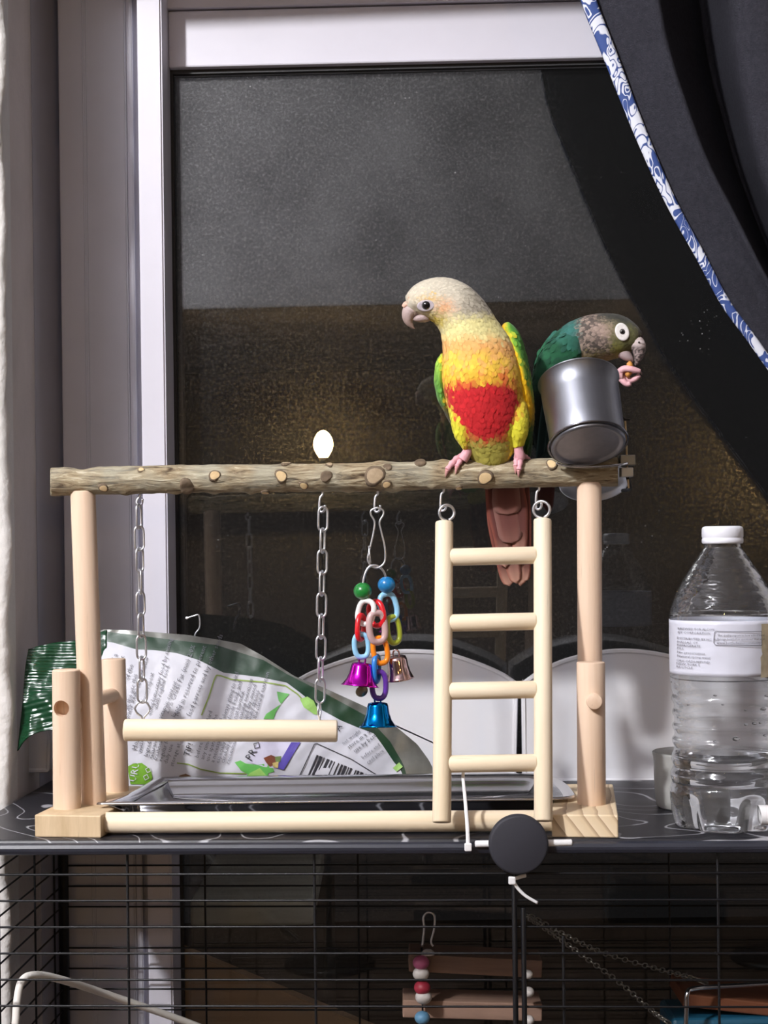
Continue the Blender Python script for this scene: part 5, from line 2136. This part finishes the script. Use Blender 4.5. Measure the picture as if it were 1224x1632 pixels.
def col1(p):
    u0, v0, w0 = p.x, p.y, p.z
    n1, n2 = nz(p, 0.055, 1), nz(p, 0.13, 5)
    u, v = u0 + 5 * n1 + 2.5 * n2, v0 + 7 * nz(p, 0.05, 9) + 3 * nz(p, 0.16, 2)
    # body, from throat down
    c = THROAT
    c = mixc(c, PEACH, sstep(528, 552, v))
    pat = sstep(-0.15, 0.35, nz(p, 0.085, 11) + 0.5 * n2)
    c = mixc(c, mixc(lin((246, 206, 66)), PEACH, 0.2 + 0.6 * pat), sstep(552, 574, v))
    side = max(sstep(0, 14, 716 - u + (v - 600) * 0.05), sstep(0, 16, u - (812 + (v - 560) * 0.10)))
    orange = lin((232, 118, 62))
    c = mixc(c, mixc(YEL, orange, 0.25 + 0.65 * pat), sstep(580, 602, v))
    c = mixc(c, RED, sstep(600, 622, v + 8 * n2))
    # the red field narrows to a tongue between the thighs
    if v > 640:
        half = 52 - 20 * sstep(650, 690, v)
        out = sstep(half - 5, half + 7, abs(u - (772 + (v - 640) * 0.06)))
        c = mixc(c, LIME, out)
    c = mixc(c, mixc(lin((190, 126, 60)), OLIVE, sstep(700, 712, v)), sstep(692, 704, v) * (1 if 745 < u0 < 812 else 0.0))
    c = mixc(c, YEL, side * sstep(556, 580, v) * (1 - 0.5 * sstep(655, 690, v)))
    if v > 655:
        c = mixc(c, LIME, side)
    # back
    c = mixc(c, LGREEN, sstep(8, 24, w0) * sstep(545, 575, v0))
    # head
    hd = sstep(0, 26, (533 - v) + 0.55 * (735 - u) * (1 if u < 735 else 0.2) - 12)
    h = CREAM
    h = mixc(h, GREYC, 0.85 * sstep(724, 750, u + 0.3 * (v - 470)) * (0.55 + 0.45 * sstep(-0.3, 0.3, nz(p, 0.16, 4))))
    h = mixc(h, lin((214, 172, 84)), math.exp(-(((u0 - 684) / 18) ** 2 + ((v0 - 476 - (u0 - 684) * 0.0) / 5) ** 2)) * 0.75)
    h = mixc(h, CHEEK, math.exp(-(((u0 - 708) / 15) ** 2 + ((v0 - 490) / 11) ** 2)))
    h = mixc(h, FACEY, math.exp(-(((u0 - 692) / 24) ** 2 + ((v0 - 512) / 14) ** 2)) * 0.95)
    h = mixc(h, lin((110, 92, 70)), 0.7 * math.exp(-(((u0 - 661) / 5) ** 2 + ((v0 - 489) / 4) ** 2)))
    h = mixc(h, lin((206, 130, 80)), math.exp(-(((u0 - 641) / 4) ** 2 + ((v0 - 484) / 5) ** 2)) * 0.7)
    lowhead = sstep(490, 522, v0)
    return mixc(c, h, hd * (1 - lowhead * sstep(700, 735, u0) * 0.8) if v0 < 545 else 0.0)


B1 = [(795, 736, 24, 17, 12), (789, 728, 14, 33, 26), (784, 706, 8, 46, 36), (779, 676, 2, 57, 46), (774, 640, -4, 61, 52), (768, 600, -8, 63, 54), (761, 563, -10, 58, 50), (750, 532, -12, 48, 44), (739, 508, -13, 43, 40), (724, 490, -13, 41, 38), (706, 480, -14, 38.5, 36),
      (688, 477, -15, 34, 33), (671, 478, -16, 27.5, 27), (657, 481, -17, 19, 20), (648, 483, -17, 10, 11)]
L1 = [(750, 612, 0, 18, 20), (743, 640, -9, 22, 22), (737, 664, -16, 19, 20), (738, 688, -16, 15.5, 17), (743, 704, -13, 11.5, 13), (746, 714, -10, 9, 9)]
R1 = [(806, 610, 4, 18, 22), (816, 640, -4, 21, 24), (823, 664, -12, 20, 22), (826, 686, -14, 16, 18), (826, 700, -12, 12, 13), (826, 711, -10, 8.5, 9)]
bird1 = thing('parrot', PW(785, 735, 4), 'yellow parrot with red belly and pale cream head perched on the branch', 'bird')
b1 = fused('body', [ell_rings(B1, 70), ell_rings(L1, 26), ell_rings(R1, 26)])
bvh1 = BVHTree.FromPolygons([v.co.copy() for v in b1.vertices], [tuple(p.vertices) for p in b1.polygons])
vcol(b1, col1)
flow1 = Flow([B1[::-1], L1, R1])


def size1(c):
    if c.y < 500 and c.x < 735:
        return 5.0 + 1.5 * sstep(690, 735, c.x)
    if c.y < 530:
        return 7.5
    if c.y > 645 and (c.x < 752 or c.x > 805):
        return 9.0
    return 10.5


skip1 = lambda c: (c.x < 662 and 484 < c.y < 530) or ((c.x - 679) / 15) ** 2 + ((c.y - 487) / 10) ** 2 < 1 or (c.y > 709 and (c.x < 757 or c.x > 814))
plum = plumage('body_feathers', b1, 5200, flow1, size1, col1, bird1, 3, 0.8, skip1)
obj('body', to_world(b1), M['feather'], bird1)
for p in (bpy.data.objects['body'].data,):
    p.polygons.foreach_set('use_smooth', [True] * len(p.polygons))
# beak
BK = (204, 186, 178)


def beakcol(p):
    t = sstep(486, 520, p.y)
    c = mixc(lin((178, 160, 156)), lin((146, 124, 116)), t * 0.8)
    return tuple(x * (1 + 0.10 * nz(p, 0.5, 3)) for x in c)


solid('upper_beak', [(664, 491, -17, 12, 12), (656, 493, -17, 13, 12.5), (651.5, 500, -17, 11.2, 11), (650.5, 508, -17, 8.8, 9), (652.5, 515, -17, 5.8, 6.5), (657, 520.5, -17, 3.0, 3.6), (661, 524, -17, 0.5, 0.7)], 30, BK, bird1, colf=beakcol, seg=24)
solid('lower_beak', [(682, 503, -17, 9.5, 12), (674, 505.5, -17, 8.5, 11), (667, 507, -17, 6.8, 9), (661, 507.5, -17, 4.6, 6), (657, 506, -17, 1.6, 2.4)], 20, BK, bird1, colf=const_col((168, 148, 146), 0.1, 0.3), seg=20)
solid('cere', [(653, 483, -17, 5, 11), (647, 486, -17, 5.5, 10), (643, 490, -17, 3.5, 7)], 12, (212, 172, 152), bird1, seg=16)
eye(bird1, bvh1, 679, 487, 8.0, 14.5, 9.2, 0.18, (184, 174, 180))
# wings
def wing_shell(name, rings, n, colf, parent, size, count, seed, flowd=None, lbl=None):
    v_, f_ = ell_rings(rings, n, 32)
    me = me_from('wing', v_, f_)
    bm = bmesh.new()
    bm.from_mesh(me)
    bmesh.ops.recalc_face_normals(bm, faces=bm.faces)
    bm.to_mesh(me)
    bm.free()
    vcol(me, colf)
    fl = Flow([rings])
    wme = me.copy()
    o = obj(name, to_world_keep(wme), M['feather'], parent)
    plumage('wing_coverts', me, count, fl, size, colf, o, seed, 0.8)
    return o


def wcol_r(p):
    """wing on the viewer's right: yellow leading edge, green outside"""
    v = p.y
    inner = 803 + (v - 537) * 0.40 - max(0, v - 600) * 0.05
    d = p.x - inner + 3 * nz(p, 0.1, 2)
    c = mixc(lin((248, 196, 32)), mixc(lin((150, 186, 60)), lin((74, 142, 52)), sstep(10, 20, d)), sstep(5, 13, d))
    c = mixc(c, lin((232, 150, 40)), 0.35 * sstep(0.1, 0.5, nz(p, 0.12, 7)) * (1 - sstep(6, 12, d)) * (1 - sstep(560, 620, v)))
    c = mixc(c, lin((48, 92, 40)), sstep(640, 690, v))
    return c


def wcol_l(p):
    v = p.y
    c = mixc(lin((150, 190, 70)), lin((98, 156, 66)), sstep(570, 620, v))
    c = mixc(c, lin((240, 206, 50)), sstep(702, 712, p.x + (600 - v) * 0.06))
    return mixc(c, lin((84, 78, 50)), sstep(628, 662, v))


wing_shell('wing', [(806, 518, -4, 7, 10), (814, 532, 2, 12, 22), (822, 556, 8, 14, 32), (830, 590, 14, 14, 38), (837, 625, 19, 12.5, 36), (842, 660, 24, 10, 28), (842, 690, 28, 7, 18), (839, 716, 32, 3, 8)], 44, wcol_r, bird1, lambda c: 10, 520, 5)
wing_shell('wing', [(706, 566, 4, 4, 8), (702, 580, 8, 7, 18), (700, 605, 14, 8, 26), (705, 632, 20, 8, 24), (714, 655, 24, 6, 16), (724, 680, 28, 3, 8)], 36, wcol_l, bird1, lambda c: 9, 300, 6)
for k in range(4):
    quill('wing_quill', [(836 + k * 1.5, 618 + 6 * k, 22 + 3 * k), (845 - k, 668, 30 + 2 * k), (845 - 3 * k, 712 + 3 * k, 36), (838 - 5 * k, 746, 40)], 5.0, lin((52, 84, 44)), lin((46, 50, 52)), bird1, nrm=Vector((0.8, 0, -0.6)), edge=lin((90, 130, 60)))
    quill('wing_quill', [(704 + k * 2, 612 + 5 * k, 22), (709 + 2 * k, 645, 28), (718 + 3 * k, 672 + 3 * k, 33)], 3.6, lin((120, 110, 52)), lin((70, 66, 50)), bird1, nrm=Vector((-0.7, 0, -0.7)))
# tail
MAR, MARL, TIPC = lin((92, 52, 48)), lin((112, 72, 66)), lin((186, 142, 124))
TAIL = [((779, 770, 40), (790, 840, 50), (804, 900, 58), (812, 934, 61), 12, 0), ((790, 765, 38), (800, 830, 46), (815, 890, 54), (823, 930, 57), 12, 1), ((829, 765, 40), (831, 830, 50), (831, 890, 57), (829, 934, 60), 11, 2),
        ((838, 770, 42), (838, 840, 50), (837, 900, 58), (836, 927, 60), 9, 0), ((782, 766, 38), (788, 810, 43), (800, 862, 49), (806, 905, 53), 12, 0), ((826, 766, 36), (829, 810, 42), (829, 850, 47), (827, 900, 52), 12, 1),
        ((798, 762, 34), (804, 800, 39), (812, 840, 44), (816, 866, 46), 20, 3), ((804, 760, 31), (806, 782, 34), (808, 804, 37), (809, 820, 39), 22, 3)]
for a, b_, c, d, wd, kk in TAIL:
    quill('tail_feather', [a, b_, c, d], wd, mixc(MAR, MARL, 0.15 * kk), TIPC if kk < 3 else mixc(MARL, TIPC, 0.15), bird1, edge=lin((128, 94, 86)) if kk == 3 else lin((136, 74, 60)), curve=0.10)
quill('tail_covert', [(790, 735, 28), (796, 752, 36), (800, 768, 40)], 26, OLIVE, lin((130, 120, 60)), bird1)
# legs and feet
PINK, CLAW = (226, 168, 178), (206, 152, 150)
solid('shank', [(746, 708, -10, 8.5, 9), (745, 719, -9, 7.6, 8), (741, 727, -8, 8.4, 8), (737, 733, -8, 8, 7)], 16, PINK, bird1)
solid('shank', [(826, 705, -10, 8, 9), (826.5, 716, -9, 7.4, 8), (828, 725, -8, 8.4, 8), (829, 732, -7, 8, 7)], 16, PINK, bird1)
toe(bird1, 735, 713, 6, 72, 5.8, PINK, CLAW)
toe(bird1, 741, 728, 6, 62, 5.2, PINK, CLAW)
toe(bird1, 744, 752, -4, -62, 4.6, (150, 112, 116), CLAW)
toe(bird1, 738, 728, -4, -66, 4.6, PINK, CLAW)
toe(bird1, 825, 822, 6, 66, 5.6, PINK, CLAW)
toe(bird1, 832, 827, 6, 78, 5.6, PINK, CLAW)
toe(bird1, 834, 846, -4, -50, 4.4, PINK, CLAW)
toe(bird1, 828, 836, -8, -70, 4.4, PINK, CLAW)

# ---------------------------------------------------------------- bird 2: green, grey-brown head, behind the cup
HB, HC, HG = lin((58, 59, 54)), lin((146, 129, 118)), lin((96, 98, 84))
NYEL, TEAL, DGRN = lin((152, 142, 88)), lin((52, 104, 98)), lin((22, 74, 52))


def col2(p):
    u, v, w = p.x, p.y, p.z
    n1, n2 = nz(p, 0.07, 21), nz(p, 0.22, 23)
    uu, vv = u + 4 * n1, v + 4 * n2
    c = mixc(DGRN, TEAL, sstep(886, 912, uu) * (1 - sstep(8, 40, v - (600 - (u - 850) * 0.95))))
    c = mixc(c, lin((16, 34, 34)), sstep(590, 640, v))  # near-black lower body: shade from the first bird painted in
    nk = sstep(914, 928, uu + 0.15 * (v - 520))
    pat = sstep(-0.10, 0.22, nz(p, 0.26, 31))
    neck = mixc(lin((56, 52, 50)), HC, 0.15 + 0.85 * pat)
    neck = mixc(neck, NYEL, sstep(552, 578, vv) * 0.85)
    c = mixc(c, neck, nk)
    head = sstep(956, 976, uu + 0.45 * (530 - v))
    top = sstep(0, 20, 522 - vv + 0.18 * (u - 960))
    hc = mixc(mixc(lin((120, 118, 78)), lin((86, 86, 52)), 0.5 + 0.5 * n2), HB, top)
    hc = mixc(hc, lin((132, 130, 58)), sstep(541, 562, v) * (1 - sstep(985, 1000, u)))
    c = mixc(c, hc, head)
    c = mixc(c, lin((176, 152, 142)), 0.75 * math.exp(-(((u - 964) / 15) ** 2 + ((v - 527) / 13) ** 2)))
    c = mixc(c, lin((56, 40, 38)), sstep(1010, 1024, uu))
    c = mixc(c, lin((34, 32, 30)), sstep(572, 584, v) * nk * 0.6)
    return c


W2 = 108
B2 = [(874, 738, 74, 14, 14), (872, 712, 92, 24, 24), (874, 676, 102, 33, 34), (880, 640, 106, 38, 40), (890, 604, 107, 40, 43), (903, 574, W2, 40, 43), (922, 551, W2, 39, 41), (945, 541, W2 - 2, 39, 38), (966, 537, W2 - 4, 38, 36), (984, 536, W2 - 6, 35, 33), (999, 537, W2 - 8, 29, 28), (1011, 538, W2 - 9, 21, 21), (1020, 539, W2 - 9, 12, 12), (1025, 540, W2 - 9, 4, 5)]
bird2 = thing('parrot', PW(890, 735, 24), 'dark green parrot with grey-brown head and white eye ring feeding behind the steel cup', 'bird')
b2 = fused('body', [ell_rings(B2, 70), ell_rings([(905, 660, 92, 18, 18), (905, 690, 66, 13, 13), (906, 716, 40, 8, 8)], 20)])
bvh2 = BVHTree.FromPolygons([v.co.copy() for v in b2.vertices], [tuple(p.vertices) for p in b2.polygons])
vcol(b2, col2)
flow2 = Flow([B2[::-1]])
skip2 = lambda c: ((c.x - 992) / 14) ** 2 + ((c.y - 528) / 17) ** 2 < 1 or (c.x > 1004 and c.y > 548)
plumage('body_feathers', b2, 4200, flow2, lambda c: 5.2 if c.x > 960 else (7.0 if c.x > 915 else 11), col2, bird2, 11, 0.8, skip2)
ob2 = obj('body', to_world(b2), M['feather'], bird2)
ob2.data.polygons.foreach_set('use_smooth', [True] * len(ob2.data.polygons))


def wcol2(p):
    c = mixc(lin((30, 84, 56)), lin((24, 68, 48)), sstep(-0.2, 0.3, nz(p, 0.1, 3)))
    c = mixc(c, lin((54, 108, 98)), 0.6 * sstep(0, 10, 548 - p.y - (p.x - 880) * -0.3))
    return mixc(c, lin((12, 26, 30)), sstep(585, 640, p.y))  # lower wing darkened, the neighbouring bird's shade put into the colour


wing_shell('wing', [(912, 538, 74, 14, 8), (902, 556, 70, 27, 11), (887, 582, 70, 31, 12), (874, 616, 74, 27, 12), (866, 652, 76, 21, 11), (863, 690, 76, 15, 9), (862, 720, 76, 9, 6)], 44, wcol2, bird2, lambda c: 13, 420, 15)
wing_shell('wing', [(895, 532, 142, 12, 8), (884, 556, 148, 20, 10), (874, 590, 150, 24, 11), (866, 640, 146, 20, 10), (862, 690, 126, 12, 8)], 36, wcol2, bird2, lambda c: 13, 160, 16)
for k in range(5):
    quill('wing_quill', [(878 + 5 * k, 600, 58 + 2 * k), (868 + 5 * k, 660, 62 + 2 * k), (862 + 5 * k, 715, 66 + 2 * k), (859 + 4 * k, 738 - 3 * k, 68)], 6.5, lin((16, 40, 44)), lin((18, 24, 34)), bird2, edge=lin((40, 70, 74)))
for k in range(4):
    quill('tail_feather', [(868 + 4 * k, 700, 84), (866 + 4 * k, 760, 92), (862 + 4 * k, 800 + 6 * k, 98)], 7, lin((70, 40, 40)), lin((60, 36, 38)), bird2)


def beak2(p):
    s_ = sstep(-0.1, 0.25, nz(p, 0.35, 8))
    c = mixc(lin((74, 66, 66)), lin((176, 158, 156)), s_)
    return mixc(c, lin((222, 206, 204)), 1 - sstep(548, 556, p.y - (p.x - 1015) * 0.1))


solid('upper_beak', [(1010, 545, W2 - 13, 16, 15), (1016, 552, W2 - 14, 13.5, 14), (1018, 561, W2 - 14, 10.5, 11.5), (1017, 570, W2 - 14, 7.2, 9), (1014.5, 578, W2 - 14, 3.4, 4.5), (1012.5, 583, W2 - 14, 0.6, 0.8)], 28, BK, bird2, colf=beak2, seg=24)
solid('cere', [(1004, 546, W2 - 14, 5, 11), (1013, 545, W2 - 15, 7, 13), (1022, 547, W2 - 15, 6.0, 11), (1028, 550, W2 - 14, 2, 4)], 14, (222, 208, 208), bird2, seg=18)
solid('nostril', [(1018, 545.5, W2 - 27.0, 1.6, 1.6), (1019, 546, W2 - 28.2, 1.5, 1.5), (1019.6, 546.2, W2 - 28.4, 0.4, 0.4)], 6, (60, 50, 50), bird2, seg=10)
solid('lower_beak', [(985, 554, W2 - 10, 13, 14), (993, 561, W2 - 13, 11.5, 13), (1000, 568, W2 - 14, 8.5, 10), (1006, 573, W2 - 14, 4.5, 6), (1009, 576, W2 - 14, 1, 1.4)], 18, (188, 170, 172), bird2, seg=20)
eye(bird2, bvh2, 991.5, 529, 5.6, 11.0, 14.5, 0.32, (236, 232, 230), M['iris'])
# raised foot holding a bit of food to the beak
PK2 = (226, 176, 184)
w2 = W2 - 16
fo = solid('raised_shank', [(950, 588, w2 + 16, 9, 9), (968, 596, w2 + 8, 7, 7), (984, 599, w2, 6.5, 6.5), (993, 599, w2 - 2, 6, 6)], 20, (196, 150, 152), bird2)
for pts in ([(986, 594, w2, 5.5), (994, 588, w2 - 4, 5.4), (1004, 588, w2 - 7, 5), (1013, 590, w2 - 7, 4.6), (1020, 592, w2 - 5, 3.6)],
            [(986, 598, w2 + 2, 5.4), (992, 606, w2 - 1, 5.2), (999, 612, w2 - 3, 4.6), (1005, 611, w2 - 5, 3.6)],
            [(992, 600, w2 + 6, 5), (1002, 606, w2 + 6, 4.6), (1012, 604, w2 + 3, 4.2), (1019, 598, w2, 3.4)],
            [(990, 596, w2 + 8, 5), (1000, 592, w2 + 10, 4.6), (1010, 592, w2 + 8, 4)]):
    solid('toe', [(a, b_, c, r, r) for a, b_, c, r in pts], 18, PK2, fo, seg=14)
solid('claw', [(1019, 592, w2 - 5, 2.6, 2.6), (1022, 594, w2 - 5, 1.6, 1.6), (1023, 597, w2 - 4, 0.4, 0.4)], 8, (120, 100, 100), fo, seg=10)
toe(bird2, 899, 896, -44, -8, 4.4, PINK, CLAW)
toe(bird2, 908, 911, -44, -8, 4.4, PINK, CLAW)
toe(bird2, 904, 904, -50, -95, 4.6, PINK, CLAW)
solid('shank', [(906, 712, 44, 8, 8), (905, 728, 32, 6.5, 6.5), (904, 740, 22, 7, 6)], 12, PINK, bird2)
food = thing('food_bit', PW(1003, 590, w2), 'small orange piece of food held between toes and beak', 'food')
rngf = random.Random(4)
mfood = mat('orange_food', (214, 150, 72), rough=0.6, noise_amt=0.3, nscale=300)


def lump():
    v_, f_ = ell_rings([(1004, 576, w2 - 2, 1, 1), (1004, 580, w2 - 3, 4.5, 4), (1003, 588, w2 - 2, 5.5, 5), (1001, 597, w2 - 1, 5, 5), (1000, 602, w2, 1, 1)], 16, 14)
    for v in v_:
        v += Vector((1, 1, 1)) * (1.2 * nz(v, 0.3, 4))
    me = me_from('kernel', v_, f_)
    bm = bmesh.new()
    bm.from_mesh(me)
    bmesh.ops.recalc_face_normals(bm, faces=bm.faces)
    bm.to_mesh(me)
    bm.free()
    return to_world_keep(me)


obj('kernel', lump(), mfood, food)
